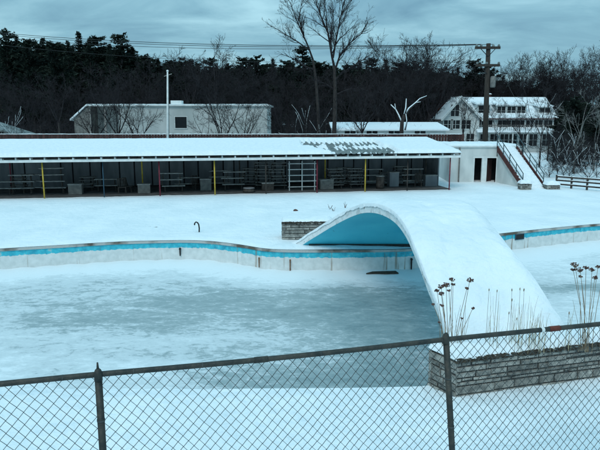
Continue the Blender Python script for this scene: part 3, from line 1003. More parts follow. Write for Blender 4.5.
# barrel, tub
b = 1.4; a = pav_a(380, b); t = thing('dark_barrel', pav(a, b, .04), 'round dark barrel right of the third yellow post', 'barrel')
m = MB(); m.tube([pav(a, b, z) for z in (.04, .2, .5, .8, .9)], [.27, .29, .30, .29, .27], 18); m.build('body', 'wood_dark', t, smooth=True)
m = MB(); m.tube([pav(a, b, .9), pav(a, b, .95)], .31, 18); m.build('lid', 'wood_grey', t)
b = .9; a = pav_a(249, b); t = thing('upturned_tub', pav(a, b, .04), 'low grey tub lying at the front edge of the shed', 'tub')
m = MB(); m.tube([pav(a, b, z) for z in (.04, .16, .30)], [.42, .40, .34], 16); m.build('body', 'wood_dark', t, smooth=True)
m = MB(); m.tube([pav(a, b, .30), pav(a, b, .345)], [.40, .36], 16); m.build('lid', 'panel', t)

# ------------------------------------------------------------------ generic window


def window(parent, c, e, n, w, h, frame=.07, mull=1, bars=1, fm='house_white', name='window'):
    """c centre on wall, e unit along wall, n unit outward"""
    c, e, n = V(c), V(e), V(n); m = MB(); up = V((0, 0, 1))
    def rect(x0, x1, z0, z1, d0, d1): m.obox(c + e * x0 + up * z0 + n * d0, e * (x1 - x0), n * (d1 - d0), up * (z1 - z0))
    rect(-w / 2 - frame, w / 2 + frame, h / 2, h / 2 + frame, .0, .05); rect(-w / 2 - frame, w / 2 + frame, -h / 2 - frame, -h / 2, .0, .06)
    rect(-w / 2 - frame, -w / 2, -h / 2, h / 2, .0, .05); rect(w / 2, w / 2 + frame, -h / 2, h / 2, .0, .05)
    for k in range(mull): x = -w / 2 + w * (k + 1) / (mull + 1); rect(x - .03, x + .03, -h / 2, h / 2, .012, .04)
    for k in range(bars): z = -h / 2 + h * (k + 1) / (bars + 1); rect(-w / 2, w / 2, z - .02, z + .02, .012, .038)
    f = m.build(name, fm, parent)
    m = MB(); rect(-w / 2, w / 2, -h / 2, h / 2, .0, .01); m.build('pane', 'glass', f)


# ------------------------------------------------------------------ small flat roofed building with stair
def build_small():
    d = 46.6
    pL, pR = at_d(450, 150, d), at_d(503, 150, d)
    zt = 2.78
    root = thing('changing_house', V((13.5, 48, 0)), 'small white flat roofed building with two dark doorways at the right of the long shed', 'building')
    x0, x1 = pL.x, 15.2
    m = MB()
    # front wall with opening (473-497 px)
    o0, o1 = at_d(473, 170, d).x, at_d(497, 170, d).x; zo = at_d(480, 158, d).z
    m.box((x0, d, -.1), (o0, d + .2, zt)); m.box((o1, d, -.1), (x1, d + .2, zt)); m.box((o0, d, zo), (o1, d + .2, zt))
    m.box((x0, d + .2, -.1), (x0 + .2, d + 5, zt)); m.box((x0, d + 5, -.1), (x1 + 1.6, d + 5.2, zt)); m.box((x1 + 1.4, d + .2, -.1), (x1 + 1.6, d + 5, zt)); m.box((x1, d, -.1), (x1 + 1.6, d + .2, zt))
    m.build('wall', 'small_wall', root)
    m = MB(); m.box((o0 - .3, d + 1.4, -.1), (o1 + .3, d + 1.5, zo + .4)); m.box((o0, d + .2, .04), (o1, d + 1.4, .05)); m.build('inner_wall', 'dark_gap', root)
    # jambs and the white partition between the two openings
    xm = (o0 * .42 + o1 * .58)
    m = MB(); m.box((xm - .42, d - .02, 0), (xm - .02, d + .15, zo)); m.build('partition', 'white_paint', root)
    m = MB()
    for x in (o0, o1 - .09): m.box((x, d - .03, 0), (x + .09, d + .1, zo - .003))
    m.box((o0 - .05, d - .035, zo), (o1 + .05, d + .1, zo + .1)); m.build('door_frame', 'white_paint', root)
    m = MB(); m.obox((xm + .08, d + .35, .05), (.55, .5, 0), (-.02, .03, 0), (0, 0, zo - .2)); dr = m.build('door', 'wood_brown', root)
    m = MB(); m.tube([(xm + .5, d + .66, 1.0), (xm + .5, d + .58, 1.0)], .03, 6); m.build('handle', 'iron', dr)
    m = MB(); m.box((at_d(501, 170, d).x, d - .03, at_d(500, 167, d).z - .12), (at_d(505, 170, d).x, d - .005, at_d(500, 167, d).z + .12)); m.build('notice', 'yellow', root)
    m = MB(); m.box((x0 - .15, d - .12, zt), (x1 + 1.7, d + 5.3, zt + .12)); m.build('roof', 'white_paint', root)
    cap_mesh((x0 - .15, d - .12, 0), (x1 - x0 + 1.8, 0, 0), (0, 5.4, 0), zt + .12, .14, 5).build('roof_snow', 'snow_small', root, smooth=True)
    m = MB(); m.tube([(x0 + .75, d - .06, 0), (x0 + .75, d - .06, zt)], .05, 8); m.build('downpipe', 'crate_grey', root)
    # staircase running from the roof down towards the pool
    st = thing('outdoor_stair', V((16.3, 44.8, 0)), 'snow covered outside stair with dark stringers and rails coming down from the flat roof', 'stairs')
    T0, T1 = V((15.2, d - .13, zt)), V((16.1, 42.85, 0.0)); w0, w1 = 1.45, 1.45
    N_ = 15
    m = MB(); s_ = MB()
    for i in range(N_):
        a = T0.lerp(T1, i / N_); b = T0.lerp(T1, (i + 1) / N_)
        ex = V((1.45, 0, 0)); z = a.z - (zt / N_) * .9
        m.hexa([V((a.x, a.y, max(-.1, z - .35))), V((a.x, a.y, max(-.1, z - .35))) + ex, V((b.x, b.y, max(-.1, z - .55))) + ex, V((b.x, b.y, max(-.1, z - .55))),
                V((a.x, a.y, z)), V((a.x, a.y, z)) + ex, V((b.x, b.y, z)) + ex, V((b.x, b.y, z))][0:4] +
               [V((a.x, a.y, z)), V((a.x, a.y, z)) + ex, V((b.x, b.y, z)) + ex, V((b.x, b.y, z))])
        off = V((.06, 0, 0))
        n0 = len(s_.v); nxt = z - zt / N_ + .12
        s_.v += [V((a.x, a.y, z + .13)) + off, V((a.x, a.y, z + .13)) + ex - off, V((b.x, b.y + .05, z + .11)) + ex - off, V((b.x, b.y + .05, z + .11)) + off,
                 V((b.x, b.y, nxt)) + off, V((b.x, b.y, nxt)) + ex - off]
        s_.f += [(n0, n0 + 1, n0 + 2, n0 + 3), (n0 + 3, n0 + 2, n0 + 5, n0 + 4)]
    m.build('steps', 'concrete', st)
    s_ = MB()
    def drift(a, b):
        q = T0.lerp(T1 - V((0, .5, 0)), b) + V((.05 + 1.34 * a, 0, 0)); ph = (b * (N_ + .4)) % 1
        return q + V((0, 0, .02 + .05 * math.cos(6.283 * ph) + .05 * math.sin(math.pi * a) + .03 * nz(a * 4, b * 12, 6) - (.12 if a in (0, 1) else 0)))
    s_.grid(drift, 12, 150); s_.build('snow', 'snow_small', st, smooth=True)
    m = MB(); a, b = T0 + V((.05, .1, 0)), T1 + V((.05, .1, 0))   # white side wall below the stringer
    m.hexa([V((a.x, a.y, -.1)), V((a.x + .1, a.y, -.1)), V((b.x + .1, b.y, -.1)), V((b.x, b.y, -.1)),
            V((a.x, a.y, zt - .3)), V((a.x + .1, a.y, zt - .3)), V((b.x + .1, b.y, .1)), V((b.x, b.y, .1))])
    m.build('side_wall', 'small_wall', st)
    for off in (-.04, 1.45):
        m = MB(); a, b = T0 + V((off, 0, -.12)), T1 + V((off, 0, .02))
        m.obox(a - V((0, 0, .2)), (.07, 0, 0), b - a, (0, 0, .42)); m.build('stringer', 'maroon', st)
        r = MB()
        for hz in (.5, .92): r.tube([T0 + V((off, .4, hz)), T0 + V((off, 0, hz)), T1 + V((off, .3, hz + .15))], .032, 6)
        for k in range(5):
            q = T0.lerp(T1 + V((0, .3, 0)), k / 4); r.tube([q + V((off, 0, -.05)), q + V((off, 0, .95 + .12 * k / 4))], .034, 6)
        r.build('railing', 'rail_teal', st, smooth=True)


build_small()


def pier(u0, u1, vb, h, label, d_=.6, seed=0):
    a, b = at_z(u0, vb), at_z(u1, vb); rng = random.Random(seed)
    t = thing('stone_pier', (a + b) / 2, label, 'pier', 'stone piers at the stair foot')
    ax = V((b.x - a.x, 0, 0)); ay = V((0, d_, 0)); m = MB()
    stone_face(m, a, ax, h, V((0, -1, 0)), rng); stone_face(m, a, ay, h, V((-1, 0, 0)), rng); stone_face(m, a + ax, ay, h, V((1, 0, 0)), rng)
    m.build('stones', 'stone', t)
    m = MB(); m.obox(a + V((.02, .02, -.1)), ax - V((.04, 0, 0)), ay, (0, 0, h + .1)); m.build('core', 'mortar', t)
    cap_mesh(a, ax, ay, h, .22, seed, nu=14, nv=10, over=.05).build('snow_cap', 'snow_small', t, smooth=True)


pier(520.5, 531.5, 190.5, .52, 'stone pier with snow cap at the left foot of the stair', seed=1)
pier(547, 560, 190.5, .42, 'lower stone pier with snow cap right of the stair foot', .8, seed=2)

# low rail fence and snow topped shrubs at the right


def rail_fence():
    p0, p1 = at_z(556, 188), at_z(606, 192.5)
    t = thing('rail_fence', p0.lerp(p1, .5), 'dark low rail fence with snow on its rails at the right edge of the deck', 'fence')
    L_ = (p1 - p0); p1 = p0 + L_ * 2.2
    for k in range(8):
        q = p0.lerp(p1, k / 7); m = MB(); m.bar(q - V((0, 0, .1)), q + V((0, 0, .95)), .11); m.build('post', 'wood_dark', t)
    for z in (.3, .58, .84):
        m = MB(); m.bar(p0 + V((0, -.07, z)), p1 + V((0, -.07, z)), .05, .11); r = m.build('rail', 'wood_dark', t)
        m = MB(); m.grid(lambda a, b, z=z: p0.lerp(p1, a) + V((0, -.11 + .08 * b, z + .055 + .035 * math.sin(math.pi * b) * (1.1 + nz(a * 30, z * 9)))), 60, 4)
        m.build('snow', 'snow_small', r, smooth=True)


rail_fence()

# ------------------------------------------------------------------ buildings behind


def build_block():
    d = 66; p0, p1 = at_d(88, 106, d), at_d(267, 106, d); zt = p0.z; g = .9
    root = thing('block_building', V(((p0.x + p1.x) / 2, d + 4, g)), 'long pale block building with one dark square window behind the shed at left', 'building')
    xs = at_d(119, 120, d).x
    m = MB(); m.box((xs, d, g), (p1.x, d + 9, zt)); m.box((p0.x, d + 3, g), (xs, d + 9, zt)); m.build('wall', 'block_wall', root)
    m = MB()
    for x in (p0.x, (p0.x + xs) / 2): m.box((x, d + .05, g), (x + .2, d + .25, zt))
    m.build('carport_post', 'wood_grey', root)
    m = MB(); m.box((p0.x - .1, d - .25, zt), (p1.x + .3, d + 9.2, zt + .16)); rf = m.build('roof', 'white_paint', root)
    cap_mesh((p0.x - .1, d - .25, 0), (p1.x - p0.x + .4, 0, 0), (0, 9.4, 0), zt + .16, .06, 2).build('snow', 'snow_small', rf, smooth=True)
    m = MB(); c = at_d(177, 103, d + 2); m.box((c.x - .6, d + 1.5, zt + .15), (c.x + .6, d + 2.6, zt + .62)); m.build('vent', 'white_paint', rf)
    # lean-to at the left end
    l = at_d(74, 119, d); m = MB()
    m.hexa([V((l.x, d, g)), V((p0.x, d, g)), V((p0.x, d + 8, g)), V((l.x, d + 8, g)), V((l.x, d, l.z)), V((p0.x, d, zt)), V((p0.x, d + 8, zt)), V((l.x, d + 8, l.z))])
    m.build('lean_to', 'crate_grey', root)
    m = MB(); m.hexa([V((l.x - .4, d - .2, l.z - .2)), V((p0.x - .1, d - .2, zt + .05)), V((p0.x - .1, d + 8, zt + .05)), V((l.x - .4, d + 8, l.z - .2)),
                      V((l.x - .4, d - .2, l.z)), V((p0.x - .1, d - .2, zt + .22)), V((p0.x - .1, d + 8, zt + .22)), V((l.x - .4, d + 8, l.z))]); m.build('lean_to_snow', 'snow_small', root)
    w = at_d(181, 122.5, d); window(root, (w.x, d, w.z), (1, 0, 0), (0, -1, 0), 1.25, 1.2, .1, 0, 0)


build_block()


def build_low_shed():
    d = 72; p0, p1 = at_d(334, 130, d), at_d(446, 130, d); g = .9; zt = at_d(400, 130.5, d).z
    root = thing('low_shed', V(((p0.x + p1.x) / 2, d + 3, g)), 'low pale shed under a snow roof between the big bare tree and the house', 'shed')
    m = MB(); m.box((p0.x, d, g), (p1.x, d + 6, zt)); m.build('wall', 'block_wall', root)
    m = MB(); m.hexa([V((p0.x - .3, d - .4, zt)), V((p1.x + .3, d - .4, zt)), V((p1.x + .3, d + 6, zt + .75)), V((p0.x - .3, d + 6, zt + .75)),
                      V((p0.x - .3, d - .4, zt + .18)), V((p1.x + .3, d - .4, zt + .18)), V((p1.x + .3, d + 6, zt + .95)), V((p0.x - .3, d + 6, zt + .95))]); m.build('roof', 'snow_small', root)
    for u in (350, 372, 394, 420): w = at_d(u, 134, d); window(root, (w.x, d, w.z), (1, 0, 0), (0, -1, 0), 1.3, .7, .08, 1, 0)


build_low_shed()


def board_fence():
    d = 57; zt = at_d(200, 133.6, d).z; g = 1.0
    x0, x1 = at_d(-30, 130, d).x, at_d(462, 130, d).x
    t = thing('board_fence', V(((x0 + x1) / 2, d, g)), 'long reddish brown board fence just above the shed roof', 'fence')
    m = MB(); x = x0; rng = random.Random(2)
    while x < x1: m.box((x, d, g), (x + .24, d + .03, zt + rng.uniform(-.05, .02))); x += .27
    m.build('boards', 'wood_brown', t)
    m = MB()
    for z in (zt - .35, g + .6): m.box((x0, d + .031, z), (x1, d + .1, z + .12))
    m.build('rails', 'wood_dark', t)
    cap_mesh((x0, d - .04, 0), (x1 - x0, 0, 0), (0, .16, 0), zt - .02, .02, 9, nu=200, nv=4, over=.0).build('snow', 'snow_small', t, smooth=True)


board_fence()


def build_house():
    d = 88; g = -.5
    def X(u): return at_d(u, 120, d).x
    def Z(v): return at_d(500, v, d).z
    root = thing('white_house', V(((X(441) + X(555)) / 2, d + 4, g)), 'big white many windowed house with dormers and snowy roof behind the utility pole', 'house')
    xa, xb, xc = X(441), X(477), X(554)
    ze, zr = Z(118.5), Z(98)
    D = 9.0
    # main body
    m = MB(); m.box((xb - 1, d, g), (xc, d + D, ze)); m.box((xa, d - 1.3, g), (xb, d + D - .1, ze - .003))
    # gable triangle of the wing and end gables of the main roof
    xm = X(457.5)
    def prism(y0, y1, a, b, c, z0, z1):
        n = len(m.v); m.v += [V((a, y0, z0)), V((b, y0, z0)), V((c, y0, z1)), V((a, y1, z0)), V((b, y1, z0)), V((c, y1, z1))]
        m.f += [(n, n + 1, n + 2), (n + 5, n + 4, n + 3), (n, n + 3, n + 4, n + 1), (n + 1, n + 4, n + 5, n + 2), (n + 2, n + 5, n + 3, n)]
    prism(d - 1.3, d + D / 2, xa, xb, xm, ze, zr - .15)
    m.hexa([V((xb - 1, d, ze)), V((xc, d, ze)), V((xc, d + D, ze)), V((xb - 1, d + D, ze)), V((xm, d + D / 2 - .1, zr - .2)), V((xc, d + D / 2 - .1, zr - .2)), V((xc, d + D / 2, zr - .2)), V((xm, d + D / 2, zr - .2))])
    m.build('wall', 'house_white', root)
    # roofs (snow slabs over dark deck)
    rf = MB(); sn = MB()
    def slab(mb_, p, t):  # quad p (4 pts) thickened upward
        mb_.hexa([V(q) for q in p] + [V(q) + V((0, 0, t)) for q in p])
    q = [(xm, d - .0 + D / 2, zr), (xc + .4, d + D / 2, zr), (xc + .4, d - .5, ze - .1), (xb - .6, d - .5, ze - .1)]
    slab(rf, q, .12); slab(sn, [V(k) + V((0, 0, .123)) for k in q], .16)
    q = [(xm, d + D / 2, zr), (xc + .4, d + D / 2, zr), (xc + .4, d + D + .5, ze), (xa, d + D + .5, ze)]
    slab(rf, q, .12)
    for (xe, s) in ((xa - .35, 1), (xb + .35, -1)):
        q = [(xm, d - 1.75, zr - .02), (xm, d + D / 2, zr - .02), (xe, d + D / 2, ze - .3), (xe, d - 1.75, ze - .3)]
        slab(rf, q, .14); slab(sn, [V(k) + V((0, 0, .143)) for k in q], .13)
    r = rf.build('roof', 'maroon', root); sn.build('snow', 'snow_small', r)
    # bargeboards
    for xe in (xa - .35, xb + .35):
        m = MB(); m.bar((xm, d - 1.78, zr - .02), (xe, d - 1.78, ze - .3), .07, .24); m.build('bargeboard', 'house_white', root)
    # dormers
    for (u0, u1, vt, vb) in ((478, 491, 104.5, 116.5), (497, 527, 105.5, 117), (539, 552, 107, 118)):
        x0, x1, zt, zb_ = X(u0), X(u1), Z(vt), Z(vb); y = d + .55
        dm = MB(); dm.box((x0, y, zb_ - .4), (x1, y + 3.6, zt)); dr = dm.build('dormer', 'house_white', root)
        s = MB(); s.hexa([V((x0 - .25, y - .3, zt)), V((x1 + .25, y - .3, zt)), V((x1 + .25, y + 4, zt + .5)), V((x0 - .25, y + 4, zt + .5)),
                          V((x0 - .25, y - .3, zt + .22)), V((x1 + .25, y - .3, zt + .22)), V((x1 + .25, y + 4, zt + .72)), V((x0 - .25, y + 4, zt + .72))]); s.build('roof', 'snow_small', dr)
        n = 3 if u1 - u0 > 20 else 1
        for k in range(n):
            cx = x0 + (x1 - x0) * (k + .5) / n
            window(dr, (cx, y, (zt + zb_) / 2 + .05), (1, 0, 0), (0, -1, 0), (x1 - x0) / n - .3, (zt - zb_) - .36, .09, 1, 1)
    W = []
    # upper wing window, wing windows
    W += [(455, 110.5, 1.15, 1.6, -1.3), (448, 124.5, 1.2, 1.2, -1.3), (455.5, 124.5, 1.2, 1.2, -1.3), (466, 124.5, 1.3, 1.2, -1.3)]
    W += [(447, 139.5, 1.3, 1.4, -1.3), (457, 139.5, 1.6, 1.4, -1.3), (470, 139.5, 1.1, 1.6, -1.3)]
    for u in (481, 488, 502, 511, 520, 530, 538, 548): W.append((u, 125.3, 1.2, 1.45, 0))
    for u in (484, 494, 504, 513, 523, 533, 546): W.append((u, 140, 1.15, 1.7, 0))
    for (u, v, w, h, yo) in W:
        p = at_d(u, v, d + yo); window(root, (p.x, d + yo, p.z), (1, 0, 0), (0, -1, 0), w, h, .10, 1, 1)
    # porch roof strip with posts
    zp = Z(131); m = MB(); m.hexa([V((xb - .5, d - 2.2, zp - .15)), V((xc, d - 2.2, zp - .15)), V((xc, d, zp + .35)), V((xb - .5, d, zp + .35)),
                                   V((xb - .5, d - 2.2, zp + .1)), V((xc, d - 2.2, zp + .1)), V((xc, d, zp + .6)), V((xb - .5, d, zp + .6))]); m.build('porch_roof', 'snow_small', root)
    for k in range(6):
        x = xb + .5 + (xc - xb - .9) * k / 5; m = MB(); m.box((x - .07, d - 2.1, g), (x + .07, d - 1.96, zp - .153)); m.build('porch_post', 'house_white', root)
    m = MB()
    for k in range(38):
        x = xb + .5 + (xc - xb - .9) * k / 37; m.bar((x, d - 2.03, zp + .12), (x, d - 2.03, zp + .85), .05)
    m.bar((xb + .4, d - 2.03, zp + .85), (xc - .3, d - 2.03, zp + .85), .08); m.build('balcony_rail', 'wood_grey', root)
    m = MB(); c = V((X(498), d + D / 2 + .6, zr)); m.box((c.x - .35, c.y - .3, zr - .4), (c.x + .35, c.y + .3, zr + .75)); m.build('chimney', 'wood_brown', root)
    cap_mesh((c.x - .4, c.y - .35, 0), (.8, 0, 0), (0, .7, 0), zr + .75, .1, 4, nu=8, nv=8).build('chimney_snow', 'snow_small', root)


build_house()

# small snowy shed roof at far left
d = 62; a, b = at_d(-14, 117, d), at_d(17, 136, d)
t = thing('garden_shed', V((a.x, d, .9)), 'dark shed with a sloping snowy roof edge at the far left', 'shed')
m = MB(); m.hexa([V((a.x - 3, d, .8)), V((b.x - .3, d, .8)), V((b.x - .3, d + 4, .8)), V((a.x - 3, d + 4, .8)), V((a.x - 3, d, a.z - .1)), V((b.x - .3, d, b.z - .1)), V((b.x - .3, d + 4, b.z - .1)), V((a.x - 3, d + 4, a.z - .1))]); m.build('wall', 'wood_dark', t)
m = MB(); m.hexa([V((a.x - 3, d - .4, a.z)), V((b.x, d - .4, b.z)), V((b.x, d + 4.4, b.z)), V((a.x - 3, d + 4.4, a.z)), V((a.x - 3, d - .4, a.z + .2)), V((b.x, d - .4, b.z + .16)), V((b.x, d + 4.4, b.z + .16)), V((a.x - 3, d + 4.4, a.z + .2))]); m.build('roof', 'roof_sheet', t)

# flagpole
d = 52; p = at_d(167.5, 72, d); pb = V((at_d(166.5, 140, d).x, d, 1.0))
t = thing('flagpole', pb, 'thin white flagpole standing behind the shed roof', 'flagpole')
m = MB(); m.tube([pb - V((0, 0, .5)), V((p.x, d, p.z))], [.10, .065], 10); m.build('pole', 'white_paint', t, smooth=True)
m = MB(); m.blob(V((p.x, d, p.z + .08)), .1, .1, .1, random.Random(1), 8, 6, 0); m.build('finial', 'white_paint', t, smooth=True)
m = MB(); m.bar((p.x - .3, d, p.z - .35), (p.x + .35, d, p.z - .15), .05); m.build('cross_arm', 'wood_grey', t)
m = MB(); m.tube([(p.x + .1, d - .1, p.z - .3), (p.x - .05, d - .15, 3.2), (p.x - .15, d - .1, 1.6)], .02, 4); m.build('halyard', 'wire', t)

# utility pole and wires


def utility():
    d = 62; top = at_d(488.5, 43.5, d); bx = at_d(485, 150, d).x
    t = thing('utility_pole', V((bx, d, .3)), 'dark wooden utility pole with two crossarms in front of the white house', 'utility pole')
    m = MB(); m.tube([V((bx, d, -.5)), V(((bx + top.x) / 2, d, top.z / 2)), top], [.30, .27, .22], 10); m.build('pole', 'pole_wood', t, smooth=True)
    ends = {}
    for (v, w, k) in ((48.5, 1.25, 0), (66, 1.2, 1)):
        c = at_d(488, v, d); m = MB(); m.bar((c.x - w - .1, d - .22, c.z + .05), (c.x + w - .1, d - .22, c.z - .05 + .1), .19, .24); ca = m.build('crossarm', 'pole_wood', t)
        xs = (-1.2, -.75, .45, 1.0) if k == 0 else (-1.15, -.2, 1.0)
        ins = MB(); pts = []
        for x in xs:
            q = V((c.x + x, d - .22, c.z + .12)); ins.tube([q, q + V((0, 0, .14)), q + V((0, 0, .26))], [.09, .14, .07], 8); pts.append(q + V((0, 0, .26)))
        ins.build('insulators', 'roof_sheet', ca, smooth=True)
        br = MB(); br.bar((c.x - .8, d - .2, c.z - .02), (top.x - .04, d - .2, c.z - .8), .06); br.bar((c.x + .7, d - .2, c.z - .02), (top.x - .04, d - .2, c.z - .8), .06); br.build('brace', 'iron', ca)
        ends[k] = pts
    c = at_d(490.5, 82, d); m = MB(); m.tube([c + V((.15, -.3, -.55)), c + V((.15, -.3, -.45)), c + V((.15, -.3, .45)), c + V((.15, -.3, .55))], [.22, .27, .27, .2], 12); m.build('transformer', 'crate_grey', t, smooth=True)
    m = MB(); m.bar(c + V((.15, -.1, -.2)), c + V((-.35, -.1, -.2)), .08); m.build('bracket', 'iron', t)
    # wires to the left: towards a pole out of frame
    for k, i, (u, v), dd, r_ in ((0, 0, (-30, 30), 95, .034), (0, 1, (-30, 31.5), 96, .030), (0, 2, (-30, 34.5), 97, .026), (1, 0, (-30, 41), 95, .020)):
        e = at_d(u, v, dd); s = ends[k][i]; pts = []
        for q in range(41):
            f = q / 40; p_ = s.lerp(e, f); p_.z -= 4 * f * (1 - f) * (.9 + .25 * k + .12 * i); pts.append(p_)
        w = MB(); w.tube(pts, r_, 4)
        tag(w.build('power_line', 'black', origin=s), ['topmost power line running left from the upper crossarm', 'second power line from the upper crossarm, close below the topmost', 'third power line from the upper crossarm', 'thin lower power line running left from the lower crossarm'][i + (3 if k else 0)], 'power line', 'power lines across the sky')
    # service drop to the house
    s = ends[1][2]; e = V((at_d(520, 104, 87).x, 87, at_d(520, 104, 87).z)); w = MB()
    w.tube([s.lerp(e, f / 12) - V((0, 0, 4 * f / 12 * (1 - f / 12) * .5)) for f in range(13)], .02, 4)
    tag(w.build('power_line', 'black', origin=s), 'short sagging wire from the utility pole to the house roof', 'power line', 'power lines across the sky')


utility()

# ------------------------------------------------------------------ trees


def branchy(seed, H, r0, forks=2, levels=4, spread=.55, trunk_frac=.38, lean=(0, 0), droop=0.0, density=1.0):
    """bare tree: returns (trunk MB, crown MB, limb list)"""
    rng = random.Random(seed); T, C = MB(), MB(); limbs = []
    def rv(s): return V((rng.uniform(-s, s), rng.uniform(-s, s), rng.uniform(-s, s)))
    def grow(p, d, L_, r, lv):
        n = 6 if lv <= 1 else 4 if lv == 2 else 3
        pts, rad = [p.copy()], [r]
        step = L_ / n
        for i in range(n):
            d = (d + rv(.16 if lv < 2 else .24) + V((0, 0, (.10 if lv < 3 else .03) - droop))).normalized(); p = p + d * step
            pts.append(p.copy()); rad.append(max(r * (1 - .72 * (i + 1) / n), H * .0011))
        C.tube(pts, rad, 6 if lv == 1 else 4 if lv == 2 else 3, False)
        if lv <= 2: limbs.append((pts, rad))
        if lv >= levels: return
        k = int((5 if lv == 1 else 6 if lv == 2 else 5) * density + rng.random())
        for q in range(k):
            f = rng.uniform(.18, .98) * n; i = min(int(f), n - 1); o = pts[i].lerp(pts[i + 1], f - i); rr = rad[i] * .58
            t = (pts[i + 1] - pts[i]).normalized(); s = rv(1); s = (s - t * s.dot(t)).normalized()
            a = rng.uniform(.45, .95)
            grow(o, (t * math.cos(a) + s * math.sin(a)).normalized(), L_ * rng.uniform(.38, .62) * (1.05 - .3 * f / n), max(rr, H * .0013), lv + 1)
    n = 8; h = H * trunk_frac; pts = []; rad = []
    for i in range(n + 1):
        t = i / n; pts.append(V((lean[0] * t * t + rng.uniform(-.04, .04) * H * .05, lean[1] * t + rng.uniform(-.04, .04) * H * .05, h * t)))
        rad.append(r0 * (1.25 if i == 0 else 1 - .35 * t))
    T.tube(pts, rad, 9, False)
    top = pts[-1]
    for k in range(forks):
        a = 2 * math.pi * (k + rng.uniform(-.2, .2)) / forks + (0.3 if forks == 2 else 0)
        s = spread * rng.uniform(.6, 1.1)
        d = V((math.cos(a) * s, math.sin(a) * s, 1)).normalized()
        grow(top - d * r0 * .3, d, (H - h) * rng.uniform(.85, 1.05), rad[-1] * .74, 1)
    for k in range(int(4 * density)):
        i = rng.randint(n // 2, n - 1); a = rng.uniform(0, 6.28)
        d = V((math.cos(a), math.sin(a), .55)).normalized(); grow(pts[i], d, (H - h) * rng.uniform(.35, .6), rad[i] * .35, 2)
    return T, C, limbs


def bare_tree(u, vtop, d, label, seed, name='bare_tree', bark='bark', snow=0.0, group='bare trees behind the shed', gz=None, **kw):
    p = at_d(u, 140, d); g = ground_h(p.x, d) if gz is None else gz
    H = at_d(u, vtop, d).z - g
    t = thing(name, V((p.x, d, g - .1)), label, 'tree', group)
    kw.setdefault('r0', H * .017); r0 = kw.pop('r0')
    T, C, limbs = branchy(seed, H, r0, **kw)
    sc = H / max(max(v.z for v in C.v), .1)
    off = V((p.x, d, g - .1))
    for mb_ in (T, C):
        mb_.v = [V((v.x * min(sc, 1.25), v.y, v.z * sc)) + off for v in mb_.v]
    T.build('trunk', bark, t, smooth=True); C.build('crown', bark if bark != 'bark' else 'twig', t)
    if snow:
        rng = random.Random(seed); s = MB()
        for pts, rad in limbs:
            if rng.random() > snow: continue
            P = [V((q.x * min(sc, 1.25), q.y, q.z * sc + r_ * .75)) + off for q, r_ in zip(pts, rad)]
            s.tube(P, [max(r_ * .7, .012) for r_ in rad], 4)
        if s.v: s.build('snow', 'snow_small', t, smooth=True)
    return t


def path_tree(d, trunk, limbs, r0, label, seed, group='bare trees behind the shed', dens=1.0):
    """bare tree whose trunk and main limbs follow given outlines at distance d; twigs grow from them"""
    rng = random.Random(seed); p = at_d(*trunk[0], d); g = ground_h(p.x, d)
    t = thing('bare_tree', V((p.x, d, g - .1)), label, 'tree', group)
    T, C = MB(), MB()
    P = [V((p.x, d, g - .2))] + [at_d(u, v, d) for u, v in trunk]
    n = len(P); rad = [r0 * (1.25 - .55 * i / (n - 1)) for i in range(n)]
    T.tube(P, rad, 10, False); T.build('trunk', 'bark', t, smooth=True)
    def twigs(pts, rr, lv):
        L_ = sum((pts[i + 1] - pts[i]).length for i in range(len(pts) - 1)); k = int(L_ * (2.6 if lv == 1 else 3.6) * dens)
        for q in range(k):
            f = rng.uniform(.12, 1) * (len(pts) - 1); i = min(int(f), len(pts) - 2); o = pts[i].lerp(pts[i + 1], f - i); r_ = rr[i] * .5
            dv = (pts[i + 1] - pts[i]).normalized(); sd = V((rng.uniform(-1, 1), rng.uniform(-1, 1), rng.uniform(-1, 1))); sd = (sd - dv * sd.dot(dv)).normalized()
            a = rng.uniform(.4, .85); dd = (dv * math.cos(a) + sd * math.sin(a)).normalized()
            LL = (L_ * rng.uniform(.25, .6)) * (1.1 - .5 * f / (len(pts) - 1)); m_ = 5; pp = [o.copy()]; rads = [max(r_, .014)]
            for z in range(m_):
                dd = (dd + V((rng.uniform(-.22, .22), rng.uniform(-.22, .22), rng.uniform(-.12, .26)))).normalized(); o = o + dd * LL / m_
                pp.append(o.copy()); rads.append(max(r_ * (1 - .8 * (z + 1) / m_), .009))
            C.tube(pp, rads, 4 if lv == 1 else 3, False)
            if lv < 4 and LL > .5: twigs(pp, rads, lv + 1)
    for path, ra, rb in limbs:
        off = rng.uniform(-1.2, 1.2); k = len(path); pts = []
        for i, (u, v) in enumerate(path): pts.append(at_d(u, v, d + off * i / (k - 1)))
        rr = [ra + (rb - ra) * i / (k - 1) for i in range(k)]
        C.tube(pts, rr, 7, False); twigs(pts, rr, 1)
    C.build('crown', 'twig', t)


path_tree(71, [(334, 137), (335, 110), (335, 90), (334.5, 66)],
          [([(334.5, 68), (332, 57), (328, 33), (321, 17), (316, 2), (313, -6)], .15, .02), ([(335, 70), (340, 55), (350, 43), (362, 33), (368, 22)], .125, .025),
           ([(333, 58), (336, 40), (340, 20), (343, 6), (347, -6)], .115, .025), ([(335, 80), (343, 72), (355, 65), (364, 59), (379, 48)], .10, .02),
           ([(335, 90), (326, 84), (316, 80), (306, 80)], .10, .02), ([(335, 95), (346, 90), (358, 88), (370, 91)], .09, .02)],
          .235, 'tallest bare tree with forked trunk, rising to the top of the sky', 101)
path_tree(76, [(319, 137), (318, 110), (316, 80), (313, 60)],
          [([(313, 60), (308, 46), (300, 28), (294, 14), (290, 2)], .125, .02), ([(309, 50), (298, 42), (285, 34), (268, 24)], .09, .02), ([(304, 36), (299, 20), (301, 6)], .10, .02),
           ([(315, 70), (304, 66), (292, 58), (281, 54)], .10, .02)],
          .18, 'bare tree leaning left just behind the tallest bare tree', 117)
